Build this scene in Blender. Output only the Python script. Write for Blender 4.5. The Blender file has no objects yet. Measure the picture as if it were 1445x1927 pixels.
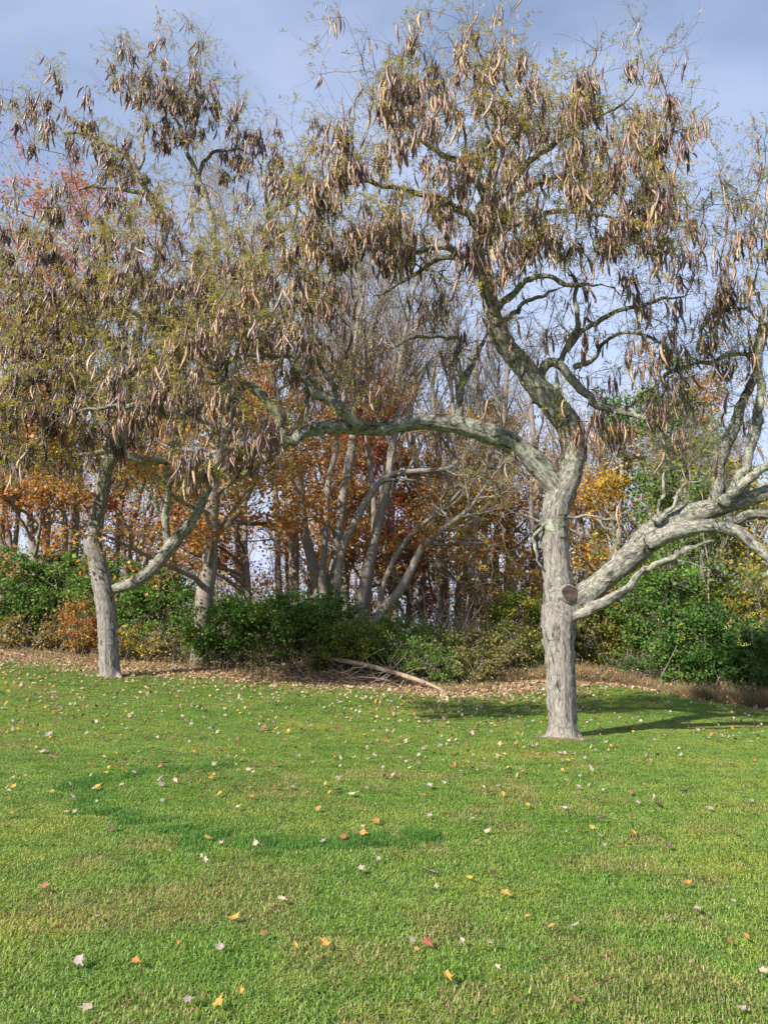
import bpy, math, random
import numpy as np
from mathutils import Vector, Matrix, kdtree

rng = np.random.default_rng(11)
random.seed(5)
scene = bpy.context.scene
COL = scene.collection

# ------------------------------------------------------------------ camera
F = 1450.0                     # focal length in photograph pixels (1445 x 1927)
CX, CY = 722.5, 963.5
PITCH = math.atan((1190 - CY) / F)
CAMZ = 1.6
cam_d = bpy.data.cameras.new("camera")
cam = bpy.data.objects.new("camera", cam_d)
COL.objects.link(cam)
cam_d.sensor_fit = 'VERTICAL'
cam_d.sensor_height = 24.0
cam_d.lens = 24.0 * F / 1927.0
cam_d.clip_start = 0.05
cam_d.clip_end = 3000
cam.location = (0, 0, CAMZ)
cam.rotation_euler = (math.radians(90) + PITCH, 0, 0)
scene.camera = cam

# ------------------------------------------------------------------ world, sun, exposure
SUN_EL = math.radians(35)
SUN_TO = (0.69, 0.724)          # horizontal direction in which shadows fall
world = bpy.data.worlds.new("World")
scene.world = world
world.use_nodes = True
wn, wl = world.node_tree.nodes, world.node_tree.links
wn.clear()
w_out = wn.new("ShaderNodeOutputWorld")
w_bg = wn.new("ShaderNodeBackground")
w_sky = wn.new("ShaderNodeTexSky")
w_sky.sky_type = 'NISHITA'
w_sky.sun_disc = False
w_sky.sun_elevation = SUN_EL
w_sky.sun_rotation = math.atan2(-SUN_TO[0], -SUN_TO[1])
w_sky.air_density = 1.0
w_sky.dust_density = 0.6
w_sky.ozone_density = 2.2
w_tc = wn.new("ShaderNodeTexCoord")
w_map = wn.new("ShaderNodeMapping")
w_map.inputs['Scale'].default_value = (1.3, 1.6, 2.6)
w_map.inputs['Rotation'].default_value = (0.2, 0.5, 0.9)
w_map.inputs['Location'].default_value = (1.2, 0.4, 0.7)
w_no = wn.new("ShaderNodeTexNoise")
w_no.inputs['Scale'].default_value = 1.0
w_no.inputs['Detail'].default_value = 6.0
w_no.inputs['Roughness'].default_value = 0.52
w_no.inputs['Distortion'].default_value = 0.6
w_rmp = wn.new("ShaderNodeMapRange")
w_rmp.inputs['From Min'].default_value = 0.33
w_rmp.inputs['From Max'].default_value = 0.72
w_rmp.inputs['To Min'].default_value = 0.02
w_rmp.inputs['To Max'].default_value = 0.85
w_mix = wn.new("ShaderNodeMix")
w_mix.data_type = 'RGBA'
w_mix.inputs['B'].default_value = (4.0, 4.55, 6.1, 1)
wl.new(w_tc.outputs['Generated'], w_map.inputs['Vector'])
wl.new(w_map.outputs['Vector'], w_no.inputs['Vector'])
wl.new(w_no.outputs['Fac'], w_rmp.inputs['Value'])
w_sep = wn.new("ShaderNodeSeparateXYZ")
w_hz = wn.new("ShaderNodeMapRange")          # thin cloud thickens towards the horizon
w_hz.inputs['From Min'].default_value = 0.05
w_hz.inputs['From Max'].default_value = 0.68
w_hz.inputs['To Min'].default_value = 0.5
w_hz.inputs['To Max'].default_value = 0.1
w_add = wn.new("ShaderNodeMath")
w_add.operation = 'ADD'
w_add.use_clamp = True
wl.new(w_tc.outputs['Generated'], w_sep.inputs[0])
wl.new(w_sep.outputs['Z'], w_hz.inputs['Value'])
wl.new(w_hz.outputs['Result'], w_add.inputs[0])
wl.new(w_rmp.outputs['Result'], w_add.inputs[1])
wl.new(w_add.outputs[0], w_mix.inputs['Factor'])
wl.new(w_sky.outputs['Color'], w_mix.inputs['A'])
wl.new(w_mix.outputs['Result'], w_bg.inputs['Color'])
w_bg.inputs['Strength'].default_value = 0.086
wl.new(w_bg.outputs['Background'], w_out.inputs['Surface'])

sun_d = bpy.data.lights.new("sun", 'SUN')
sun_d.energy = 4.2
sun_d.angle = math.radians(0.55)
sun_d.color = (1.0, 0.94, 0.86)
sun = bpy.data.objects.new("sun", sun_d)
COL.objects.link(sun)
sd = Vector((SUN_TO[0] * math.cos(SUN_EL), SUN_TO[1] * math.cos(SUN_EL), -math.sin(SUN_EL)))
sun.rotation_euler = sd.to_track_quat('-Z', 'Y').to_euler()
sun.location = (-20, -15, 25)

scene.view_settings.view_transform = 'Standard'
scene.view_settings.look = 'None'
scene.view_settings.exposure = 1.15
scene.view_settings.gamma = 1.0
scene.view_settings.use_curve_mapping = False
scene.render.engine = 'CYCLES'
scene.cycles.max_bounces = 6
scene.cycles.diffuse_bounces = 3
scene.cycles.transmission_bounces = 4
scene.cycles.transparent_max_bounces = 4

# ------------------------------------------------------------------ helpers
cp_, sp_ = math.cos(PITCH), math.sin(PITCH)


def ray(px, py):
    dx = (px - CX) / F
    u = (CY - py) / F
    return np.array((dx, cp_ - u * sp_, sp_ + u * cp_))


def at(px, py, Y):
    d = ray(px, py)
    return np.array((0, 0, CAMZ)) + d * (Y / d[1])


def mpp(px, py, Y):            # metres per photograph pixel at that point
    return (Y / ray(px, py)[1]) / F


def project(P):
    x, y, z = P[..., 0], P[..., 1], P[..., 2] - CAMZ
    fw = y * cp_ + z * sp_
    up = -y * sp_ + z * cp_
    return CX + F * x / fw, CY - F * up / fw


def h3(ix, iy, iz):
    n = (ix * 374761393 + iy * 668265263 + iz * 2147483647 % 982451653 + 1013904223) & 0xffffffff
    n = ((n ^ (n >> 13)) * 1274126177) & 0xffffffff
    n = n ^ (n >> 16)
    return (n & 0xffff) / 65535.0


def vnoise(P):
    P = np.asarray(P, float)
    i = np.floor(P).astype(np.int64)
    f = P - i
    f = f * f * (3 - 2 * f)
    r = 0
    for a in (0, 1):
        wa = f[:, 0] if a else 1 - f[:, 0]
        for b in (0, 1):
            wb = f[:, 1] if b else 1 - f[:, 1]
            for c in (0, 1):
                wc = f[:, 2] if c else 1 - f[:, 2]
                r = r + wa * wb * wc * h3(i[:, 0] + a, i[:, 1] + b, i[:, 2] + c * 7)
    return r


def gz(x, y):
    x = np.asarray(x, float)
    y = np.asarray(y, float)
    t = y - 8.5
    s = 0.5 * (t + np.sqrt(t * t + 4)) / 9
    s = 2.2 * np.tanh(s / 2.2)
    z = s * (0.30 + 0.85 * np.tanh(-x / 14))
    z = z + 0.38 * np.exp(-((x - 5.3) / 3.11) ** 2 - ((y - 22) / 4.53) ** 2)
    z = z + 0.012 * np.sin(x * 1.3 + 0.4 * y) + 0.012 * np.sin(y * 0.9 - x * 0.5)
    return z


def ground_hit(px, py):
    d = ray(px, py)
    t = 1.5
    prev = t
    while t < 120:
        p = np.array((0, 0, CAMZ)) + d * t
        if p[2] < gz(p[0], p[1]):
            break
        prev = t
        t += 0.1
    lo, hi = prev, t
    for _ in range(20):
        m = (lo + hi) / 2
        p = np.array((0, 0, CAMZ)) + d * m
        if p[2] < gz(p[0], p[1]):
            hi = m
        else:
            lo = m
    p[2] = gz(p[0], p[1])
    return p


def nrm(v):
    return v / np.maximum(np.linalg.norm(v, axis=-1, keepdims=True), 1e-9)


def mesh_np(name, V, polys, tint=None, bk=None, mat=None, smooth=True):
    """polys: list of int arrays (n, k)"""
    me = bpy.data.meshes.new(name)
    V = np.asarray(V, np.float32)
    polys = [np.asarray(p, np.int32) for p in polys if len(p)]
    me.vertices.add(len(V))
    me.vertices.foreach_set("co", V.ravel())
    loops = np.concatenate([p.ravel() for p in polys]) if polys else np.zeros(0, np.int32)
    starts, o = [], 0
    for p in polys:
        n, k = p.shape
        starts.append(o + np.arange(n) * k)
        o += n * k
    starts = np.concatenate(starts).astype(np.int32) if starts else np.zeros(0, np.int32)
    me.loops.add(len(loops))
    me.loops.foreach_set("vertex_index", loops)
    me.polygons.add(len(starts))
    me.polygons.foreach_set("loop_start", starts)
    me.polygons.foreach_set("use_smooth", np.full(len(starts), smooth))
    if tint is not None:
        a = me.attributes.new("tint", 'FLOAT_COLOR', 'POINT')
        c = np.ones((len(V), 4), np.float32)
        c[:, :3] = tint
        a.data.foreach_set("color", c.ravel())
    if bk is not None:
        a = me.attributes.new("bk", 'FLOAT_VECTOR', 'POINT')
        a.data.foreach_set("vector", np.asarray(bk, np.float32).ravel())
    me.update(calc_edges=True)
    if mat:
        me.materials.append(mat)
    return me


def link(name, me, parent=None):
    o = bpy.data.objects.new(name, me)
    COL.objects.link(o)
    if parent is not None:
        o.parent = parent
        o.matrix_parent_inverse = Matrix.Translation(-Vector(parent.location))
    return o


def thing(name, label, cat, loc, group=None):
    o = bpy.data.objects.new(name, None)
    COL.objects.link(o)
    o.location = Vector([float(v) for v in loc])
    o.empty_display_size = 0.3
    o['label'] = label
    o['category'] = cat
    if group:
        o['group'] = group
    return o


class Bag:
    def __init__(self):
        self.V, self.Q, self.T, self.C, self.B, self.n = [], [], [], [], [], 0

    def add(self, V, Q=None, T=None, C=None, B=None):
        V = np.asarray(V, float).reshape(-1, 3)
        if Q is not None and len(Q):
            self.Q.append(np.asarray(Q) + self.n)
        if T is not None and len(T):
            self.T.append(np.asarray(T) + self.n)
        self.V.append(V)
        self.C.append(np.broadcast_to(np.ones(3) if C is None else np.asarray(C, float), (len(V), 3)))
        self.B.append(np.zeros((len(V), 3)) if B is None else B)
        self.n += len(V)

    def mesh(self, name, mat, smooth=True, tint=True):
        ps = []
        if self.Q:
            ps.append(np.concatenate(self.Q))
        if self.T:
            ps.append(np.concatenate(self.T))
        return mesh_np(name, np.concatenate(self.V), ps, np.concatenate(self.C) if tint else None,
                       np.concatenate(self.B), mat, smooth)


def frames(P):
    T = np.gradient(P, axis=0)
    T = nrm(T)
    N = np.zeros_like(P)
    a = np.array((1.0, 0, 0)) if abs(T[0][0]) < 0.8 else np.array((0, 1.0, 0))
    n = a - T[0] * a.dot(T[0])
    for i in range(len(P)):
        n = n - T[i] * n.dot(T[i])
        n = n / max(np.linalg.norm(n), 1e-9)
        N[i] = n
    return T, N, np.cross(T, N)


def tube(bag, P, R, sides=8, C=None, cap=True, s0=0.0):
    P = np.asarray(P, float)
    R = np.asarray(R, float)
    T, N, B = frames(P)
    a = np.linspace(0, 2 * math.pi, sides, endpoint=False)
    ca, sa = np.cos(a), np.sin(a)
    V = P[:, None] + R[:, None, None] * (N[:, None] * ca[None, :, None] + B[:, None] * sa[None, :, None])
    s = np.concatenate([[0], np.cumsum(np.linalg.norm(np.diff(P, axis=0), axis=1))]) + s0
    bk = np.zeros(V.shape)
    bk[..., 0] = R.max() * ca[None]
    bk[..., 1] = R.max() * sa[None]
    bk[..., 2] = s[:, None]
    n = len(P)
    i = np.arange(n - 1)[:, None] * sides
    j = np.arange(sides)[None]
    j2 = (j + 1) % sides
    Q = np.stack([i + j, i + j2, i + sides + j2, i + sides + j], -1).reshape(-1, 4)
    V = V.reshape(-1, 3)
    bk = bk.reshape(-1, 3)
    Tt = None
    if cap:
        V = np.concatenate([V, P[:1], P[-1:]])
        bk = np.concatenate([bk, bk[:1], bk[-1:]])
        c0, c1 = n * sides, n * sides + 1
        jj = np.arange(sides)
        k2 = (jj + 1) % sides
        Tt = np.concatenate([np.stack([np.full(sides, c0), k2, jj], -1),
                             np.stack([np.full(sides, c1), (n - 1) * sides + jj, (n - 1) * sides + k2], -1)])
    bag.add(V, Q, Tt, C, bk)


def prisms(bag, A, Bp, ra, rb, sides=3, C=None):
    """independent tapered prisms for edges A->B, all at once"""
    A = np.asarray(A, float)
    Bp = np.asarray(Bp, float)
    n = len(A)
    if n == 0:
        return
    T = nrm(Bp - A)
    ref = np.where(np.abs(T[:, 2:3]) < 0.9, np.array((0, 0, 1.0)), np.array((1.0, 0, 0)))
    N = nrm(np.cross(T, ref))
    B = np.cross(T, N)
    a = np.linspace(0, 2 * math.pi, sides, endpoint=False)
    ring = N[:, None] * np.cos(a)[None, :, None] + B[:, None] * np.sin(a)[None, :, None]
    ra = np.broadcast_to(ra, n)
    rb = np.broadcast_to(rb, n)
    V = np.concatenate([A[:, None] + ring * ra[:, None, None], Bp[:, None] + ring * rb[:, None, None]], 1)
    base = np.arange(n)[:, None] * (2 * sides)
    j = np.arange(sides)[None]
    j2 = (j + 1) % sides
    Q = np.stack([base + j, base + j2, base + sides + j2, base + sides + j], -1).reshape(-1, 4)
    if C is not None and np.ndim(C) == 2:
        C = np.repeat(C, 2 * sides, axis=0)
    bk = V.reshape(-1, 3).copy()
    bag.add(V.reshape(-1, 3), Q, None, C, bk)


def rdirs(n, up=0.0):
    v = rng.normal(size=(n, 3))
    v[:, 2] += up
    return nrm(v)


def leaf_quads(bag, P, S, C, upn=0.6, droop=0.0, aspect=0.42):
    """one small folded leaf per point"""
    n = len(P)
    if n == 0:
        return
    nn = rdirs(n, upn)
    t = rdirs(n)
    t[:, 2] -= droop
    t = nrm(t - nn * np.sum(t * nn, 1, keepdims=True))
    b = np.cross(nn, t)
    S = np.broadcast_to(S, n)[:, None]
    f = nn * S * rng.uniform(-0.12, 0.2, (n, 1))
    V = np.stack([P - t * S * .5, P + b * S * aspect + f - t * S * .05, P + t * S * .5, P - b * S * aspect + f - t * S * .05], 1)
    Q = np.arange(n * 4).reshape(n, 4)
    bag.add(V.reshape(-1, 3), Q, None, np.repeat(np.broadcast_to(C, (n, 3)), 4, axis=0))


def pick(pal, n, jit=0.18):
    """colours from a palette [(weight, (r,g,b)), ...] with jitter"""
    w = np.array([p[0] for p in pal], float)
    c = np.array([p[1] for p in pal], float)
    i = rng.choice(len(pal), n, p=w / w.sum())
    return np.clip(c[i] * rng.uniform(1 - jit, 1 + jit, (n, 1)) * rng.uniform(0.93, 1.07, (n, 3)), 0.004, 0.95)


def grow(S, D, L, r0, r1, K=4, wig=0.18, up=0.1, droop=0.0):
    """N branches at once: returns nodes (N,K+1,3), radii (N,K+1)"""
    n = len(S)
    P = np.zeros((n, K + 1, 3))
    P[:, 0] = S
    d = nrm(D)
    st = (np.broadcast_to(L, n) / K)[:, None]
    for k in range(K):
        d = d + rng.normal(size=(n, 3)) * wig
        d[:, 2] += up - droop * (k / K)
        d = nrm(d)
        P[:, k + 1] = P[:, k] + d * st
    t = np.linspace(0, 1, K + 1)[None]
    R = np.broadcast_to(r0, n)[:, None] * (1 - t) + np.broadcast_to(r1, n)[:, None] * t
    return P, R


def sprout(P, R, m, ang=(35, 65), t0=0.25):
    """m child starts on each of the branches P"""
    n, k1, _ = P.shape
    b = np.repeat(np.arange(n), m)
    t = t0 + (1 - t0) * ((np.tile(np.arange(m), n) + rng.uniform(0.1, 0.9, n * m)) / m)
    x = t * (k1 - 1)
    i = np.minimum(x.astype(int), k1 - 2)
    f = (x - i)[:, None]
    S = P[b, i] * (1 - f) + P[b, i + 1] * f
    T = nrm(P[b, i + 1] - P[b, i])
    a = np.radians(rng.uniform(ang[0], ang[1], n * m))[:, None]
    pr = rdirs(n * m)
    pr = nrm(pr - T * np.sum(pr * T, 1, keepdims=True))
    rad = R[b, i] * (1 - f[:, 0]) + R[b, i + 1] * f[:, 0]
    return S, T * np.cos(a) + pr * np.sin(a), rad, t, b


def edges_of(bag, P, R, sides=3, C=None):
    A = P[:, :-1].reshape(-1, 3)
    B = P[:, 1:].reshape(-1, 3)
    prisms(bag, A, B, R[:, :-1].ravel(), R[:, 1:].ravel(), sides, C)


def catmull(P, step):
    P = np.asarray(P, float)
    Q = np.concatenate([2 * P[:1] - P[1:2], P, 2 * P[-1:] - P[-2:-1]])
    out = []
    for i in range(1, len(Q) - 2):
        L = np.linalg.norm(Q[i + 1, :3] - Q[i, :3])
        n = max(1, int(L / step))
        t = np.arange(n)[:, None] / n
        p0, p1, p2, p3 = Q[i - 1], Q[i], Q[i + 1], Q[i + 2]
        out.append(0.5 * (2 * p1 + (p2 - p0) * t + (2 * p0 - 5 * p1 + 4 * p2 - p3) * t ** 2 + (3 * p1 - p0 - 3 * p2 + p3) * t ** 3))
    out.append(P[-1:])
    return np.concatenate(out)


# ------------------------------------------------------------------ materials
def new_mat(name):
    m = bpy.data.materials.new(name)
    m.use_nodes = True
    nt = m.node_tree
    b = nt.nodes['Principled BSDF']
    b.inputs['Roughness'].default_value = 0.85
    b.inputs['Specular IOR Level'].default_value = 0.25
    return m, nt, nt.nodes, nt.links, b


def N_noise(n, scale, detail=4, rough=0.55):
    t = n.new("ShaderNodeTexNoise")
    t.inputs['Scale'].default_value = scale
    t.inputs['Detail'].default_value = detail
    t.inputs['Roughness'].default_value = rough
    return t


def N_ramp(n, stops):
    r = n.new("ShaderNodeValToRGB")
    e = r.color_ramp.elements
    while len(e) < len(stops):
        e.new(0.5)
    for el, (p, c) in zip(e, stops):
        el.position = p
        el.color = (c, c, c, 1) if np.isscalar(c) else (*c, 1)
    return r


def N_mix(n, l, fac, a, b, mode='MIX'):
    m = n.new("ShaderNodeMix")
    m.data_type = 'RGBA'
    m.blend_type = mode
    for k, v in (('Factor', fac), ('A', a), ('B', b)):
        if hasattr(v, 'is_linked'):
            l.new(v, m.inputs[k])
        elif k == 'Factor':
            m.inputs[k].default_value = v
        else:
            m.inputs[k].default_value = (*v, 1)
    return m.outputs['Result']


def mat_bark(name, lo, hi, lichen, lich_amt=0.5, dark_amt=0.5, bump=0.6, fs=1.0):
    m, nt, n, l, b = new_mat(name)
    at_ = n.new("ShaderNodeAttribute")
    at_.attribute_name = "bk"
    ti = n.new("ShaderNodeAttribute")
    ti.attribute_name = "tint"
    mp = n.new("ShaderNodeMapping")
    mp.inputs['Scale'].default_value = (38 * fs, 38 * fs, 5.0 * fs)
    l.new(at_.outputs['Vector'], mp.inputs['Vector'])
    fur = N_noise(n, 1.0, 8, 0.68)
    fur.inputs['Distortion'].default_value = 0.9
    l.new(mp.outputs['Vector'], fur.inputs['Vector'])
    base = N_ramp(n, [(0.36, lo), (0.45, tuple(0.45 * a + 0.55 * c for a, c in zip(lo, hi))), (0.55, hi)])
    l.new(fur.outputs['Fac'], base.inputs['Fac'])
    # pale lichen in patches, amount steered by the tint's red
    mp2 = n.new("ShaderNodeMapping")
    mp2.inputs['Scale'].default_value = (20, 20, 13)
    l.new(at_.outputs['Vector'], mp2.inputs['Vector'])
    li = N_noise(n, 1.0, 7, 0.68)
    l.new(mp2.outputs['Vector'], li.inputs['Vector'])
    add = n.new("ShaderNodeMath")
    add.operation = 'MULTIPLY_ADD'
    l.new(ti.outputs['Color'], add.inputs[0])
    add.inputs[1].default_value = 0.17
    l.new(li.outputs['Fac'], add.inputs[2])
    lr = N_ramp(n, [(0.615, 0.0), (0.67, 1.0)])
    l.new(add.outputs[0], lr.inputs['Fac'])
    mul = n.new("ShaderNodeMath")
    mul.operation = 'MULTIPLY'
    l.new(lr.outputs['Color'], mul.inputs[0])
    mul.inputs[1].default_value = lich_amt
    sh = N_ramp(n, [(0.2, 1.0), (0.75, 0.74)])
    l.new(ti.outputs['Color'], sh.inputs['Fac'])
    c0 = N_mix(n, l, 1.0, base.outputs['Color'], sh.outputs['Color'], 'MULTIPLY')
    c1 = N_mix(n, l, mul.outputs[0], c0, lichen)
    mp3 = n.new("ShaderNodeMapping")
    mp3.inputs['Scale'].default_value = (9, 9, 3.4)
    mp3.inputs['Location'].default_value = (3.1, 7.7, 1.3)
    l.new(at_.outputs['Vector'], mp3.inputs['Vector'])
    dk = N_noise(n, 1.0, 6, 0.65)
    l.new(mp3.outputs['Vector'], dk.inputs['Vector'])
    dr = N_ramp(n, [(0.53, 0.0), (0.64, 1.0)])
    l.new(dk.outputs['Fac'], dr.inputs['Fac'])
    mul2 = n.new("ShaderNodeMath")
    mul2.operation = 'MULTIPLY'
    l.new(dr.outputs['Color'], mul2.inputs[0])
    mul2.inputs[1].default_value = dark_amt
    c2 = N_mix(n, l, mul2.outputs[0], c1, tuple(x * 0.6 for x in lo))
    l.new(c2, b.inputs['Base Color'])
    bp = n.new("ShaderNodeBump")
    bp.inputs['Strength'].default_value = bump
    bp.inputs['Distance'].default_value = 0.025
    l.new(fur.outputs['Fac'], bp.inputs['Height'])
    l.new(bp.outputs['Normal'], b.inputs['Normal'])
    b.inputs['Roughness'].default_value = 0.92
    return m


def mat_tint(name, trans=0.0, rough=0.7, spec=0.25, mottle=None, wet=False):
    m, nt, n, l, b = new_mat(name)
    a = n.new("ShaderNodeAttribute")
    a.attribute_name = "tint"
    col = a.outputs['Color']
    if mottle:
        tc = n.new("ShaderNodeTexCoord")
        no = N_noise(n, mottle, 4, 0.6)
        l.new(tc.outputs['Object'], no.inputs['Vector'])
        r = N_ramp(n, [(0.3, 0.6), (0.7, 1.3)])
        l.new(no.outputs['Fac'], r.inputs['Fac'])
        col = N_mix(n, l, 1.0, col, r.outputs['Color'], 'MULTIPLY')
    l.new(col, b.inputs['Base Color'])
    b.inputs['Roughness'].default_value = rough
    b.inputs['Specular IOR Level'].default_value = spec
    if trans > 0:
        out = n['Material Output']
        tr = n.new("ShaderNodeBsdfTranslucent")
        l.new(col, tr.inputs['Color'])
        mx = n.new("ShaderNodeMixShader")
        mx.inputs['Fac'].default_value = trans
        l.new(b.outputs['BSDF'], mx.inputs[1])
        l.new(tr.outputs['BSDF'], mx.inputs[2])
        l.new(mx.outputs['Shader'], out.inputs['Surface'])
    return m


M_LOCUST = mat_bark("locust_bark", (0.07, 0.058, 0.048), (0.295, 0.265, 0.235), (0.33, 0.35, 0.265), 0.8, 0.9, 0.8)
M_BGBARK = mat_bark("woodland_bark", (0.10, 0.082, 0.068), (0.30, 0.25, 0.205), (0.30, 0.30, 0.245), 0.5, 0.25, 0.5, 0.8)
M_TWIG = mat_tint("twig", 0.0, 0.9)
M_LEAF = mat_tint("leaf", 0.45, 0.5, 0.3)
M_GRASS_EDGE = mat_tint("dry_stalk", 0.2, 0.8)
M_POD = mat_tint("seed_pod", 0.0, 0.38, 0.5, mottle=34)
M_FALLEN = mat_tint("fallen_leaf", 0.15, 0.65, 0.3, mottle=18)
M_WOOD = mat_bark("fallen_wood", (0.13, 0.09, 0.06), (0.36, 0.27, 0.19), (0.3, 0.27, 0.2), 0.3, 0.4, 0.4)


def mat_grass():
    m, nt, n, l, b = new_mat("grass_blade")
    a = n.new("ShaderNodeAttribute")
    a.attribute_name = "tint"
    g = n.new("ShaderNodeNewGeometry")
    n1 = N_noise(n, 0.55, 4, 0.6)
    l.new(g.outputs['Position'], n1.inputs['Vector'])
    r1 = N_ramp(n, [(0.36, (0.82, 0.93, 0.75)), (0.52, (1.0, 1.0, 1.0)), (0.66, (1.35, 1.08, 1.0))])
    l.new(n1.outputs['Fac'], r1.inputs['Fac'])
    n2 = N_noise(n, 3.2, 3, 0.6)
    l.new(g.outputs['Position'], n2.inputs['Vector'])
    r2 = N_ramp(n, [(0.3, (0.8, 0.86, 0.8)), (0.7, (1.22, 1.12, 1.1))])
    l.new(n2.outputs['Fac'], r2.inputs['Fac'])
    c = N_mix(n, l, 1.0, a.outputs['Color'], r1.outputs['Color'], 'MULTIPLY')
    c = N_mix(n, l, 1.0, c, r2.outputs['Color'], 'MULTIPLY')
    l.new(c, b.inputs['Base Color'])
    b.inputs['Roughness'].default_value = 0.5
    b.inputs['Specular IOR Level'].default_value = 0.35
    tr = n.new("ShaderNodeBsdfTranslucent")
    l.new(c, tr.inputs['Color'])
    mx = n.new("ShaderNodeMixShader")
    mx.inputs['Fac'].default_value = 0.35
    l.new(b.outputs['BSDF'], mx.inputs[1])
    l.new(tr.outputs['BSDF'], mx.inputs[2])
    l.new(mx.outputs['Shader'], n['Material Output'].inputs['Surface'])
    return m


M_GRASS = mat_grass()


def mat_ground():
    m, nt, n, l, b = new_mat("ground_soil")
    a = n.new("ShaderNodeAttribute")
    a.attribute_name = "tint"
    g = n.new("ShaderNodeNewGeometry")
    n1 = N_noise(n, 9, 5, 0.65)
    l.new(g.outputs['Position'], n1.inputs['Vector'])
    soil = N_ramp(n, [(0.3, (0.05, 0.085, 0.018)), (0.55, (0.085, 0.12, 0.028)), (0.72, (0.13, 0.12, 0.05))])
    l.new(n1.outputs['Fac'], soil.inputs['Fac'])
    n2 = N_noise(n, 24, 5, 0.7)
    l.new(g.outputs['Position'], n2.inputs['Vector'])
    lit = N_ramp(n, [(0.3, (0.10, 0.06, 0.035)), (0.5, (0.26, 0.165, 0.095)), (0.7, (0.42, 0.30, 0.19))])
    l.new(n2.outputs['Fac'], lit.inputs['Fac'])
    ad = n.new("ShaderNodeMath")
    ad.operation = 'MULTIPLY_ADD'
    l.new(n1.outputs['Fac'], ad.inputs[0])
    ad.inputs[1].default_value = 0.5
    l.new(a.outputs['Color'], ad.inputs[2])
    rr = N_ramp(n, [(0.55, 0.0), (0.85, 1.0)])
    l.new(ad.outputs[0], rr.inputs['Fac'])
    c = N_mix(n, l, rr.outputs['Color'], soil.outputs['Color'], lit.outputs['Color'])
    l.new(c, b.inputs['Base Color'])
    bp = n.new("ShaderNodeBump")
    bp.inputs['Strength'].default_value = 0.5
    bp.inputs['Distance'].default_value = 0.03
    l.new(n2.outputs['Fac'], bp.inputs['Height'])
    l.new(bp.outputs['Normal'], b.inputs['Normal'])
    b.inputs['Roughness'].default_value = 0.95
    return m


# ------------------------------------------------------------------ ground
EDGE_PX = [(-220, 1205), (0, 1222), (180, 1246), (380, 1262), (540, 1276), (700, 1285), (840, 1302), (950, 1287), (1030, 1280),
           (1100, 1281), (1200, 1294), (1300, 1312), (1445, 1335), (1640, 1362)]
EDGE = np.array([ground_hit(*p) for p in EDGE_PX])


def edge_y(x):
    return np.interp(x, EDGE[:, 0], EDGE[:, 1])


LITTER_W = np.array([4.2, 4.2, 3.8, 3.0, 2.8, 3.0, 3.0, 3.0, 3.0, 1.8, 1.2, 0.9, 0.8, 0.8])


def litter_w(x):
    return np.interp(x, EDGE[:, 0], LITTER_W)


def axis(lim, fine, step):
    a = list(np.arange(-fine, fine + step / 2, step))
    s = step
    while a[-1] < lim:
        s *= 1.25
        a.append(a[-1] + s)
    b, s = [-fine], step
    while b[0] > -lim:
        s *= 1.25
        b.insert(0, b[0] - s)
    return np.array(b[:-1] + a)


gx = axis(700, 16, 0.25)
gy = axis(700, 14, 0.25) + 14
XX, YY = np.meshgrid(gx, gy)
ZZ = gz(XX, YY)
RT_BASE = ground_hit(1059, 1392)
LT_BASE = ground_hit(207, 1273)
d2 = (XX - RT_BASE[0]) ** 2 + (YY - RT_BASE[1]) ** 2
ZZ = ZZ + 0.07 * np.exp(-d2 / 0.35)
nx, ny = len(gx), len(gy)
idx = np.arange(nx * ny).reshape(ny, nx)
GQ = np.stack([idx[:-1, :-1], idx[:-1, 1:], idx[1:, 1:], idx[1:, :-1]], -1).reshape(-1, 4)
lit = np.clip(1 - (edge_y(XX) - YY) / litter_w(XX), 0, 1)
lit = np.where(YY > edge_y(XX), 1.0, lit)
lit = np.maximum(lit, 0.75 * np.exp(-d2 / 0.22))
GV = np.stack([XX, YY, ZZ], -1).reshape(-1, 3)
go = link("ground", mesh_np("ground", GV, [GQ], np.repeat(lit.reshape(-1, 1), 3, 1), None, mat_ground()))
go['kind'] = 'structure'

# ------------------------------------------------------------------ honey locust trees
POD_PAL = [(2.6, (0.40, 0.265, 0.14)), (2.6, (0.30, 0.18, 0.105)), (2.4, (0.20, 0.115, 0.095)), (2.2, (0.115, 0.062, 0.065)), (1.3, (0.30, 0.215, 0.185))]


def pod_shape(sd):
    r = np.random.default_rng(sd)
    K = 7
    t = np.linspace(0, 1, K)
    amp, ph, fr = r.uniform(0.03, 0.17), r.uniform(0, 1.0), r.choice([1.0, 1.0, 1.0, 1.5])
    x = amp * (np.sin(math.pi * fr * t + ph) - math.sin(ph))
    y = r.uniform(-0.06, 0.06) * np.sin(math.pi * t)
    P = np.stack([x, y, -t], -1)
    w = 0.068 * np.array([0.25, 0.8, 1.0, 1.0, 0.95, 0.75, 0.1])
    tw = r.uniform(-0.6, 0.6) + r.uniform(-1.8, 1.8) * t
    V = []
    for k in range(K):
        a = np.array((math.cos(tw[k]), math.sin(tw[k]), 0))
        b = np.array((-math.sin(tw[k]), math.cos(tw[k]), 0))
        V += [P[k] + a * w[k], P[k] + b * w[k] * 0.34, P[k] - a * w[k], P[k] - b * w[k] * 0.34]
    V = np.array(V)
    i = np.arange(K - 1)[:, None] * 4
    j = np.arange(4)[None]
    Q = np.stack([i + j, i + (j + 1) % 4, i + 4 + (j + 1) % 4, i + 4 + j], -1).reshape(-1, 4)
    return V, Q


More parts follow.
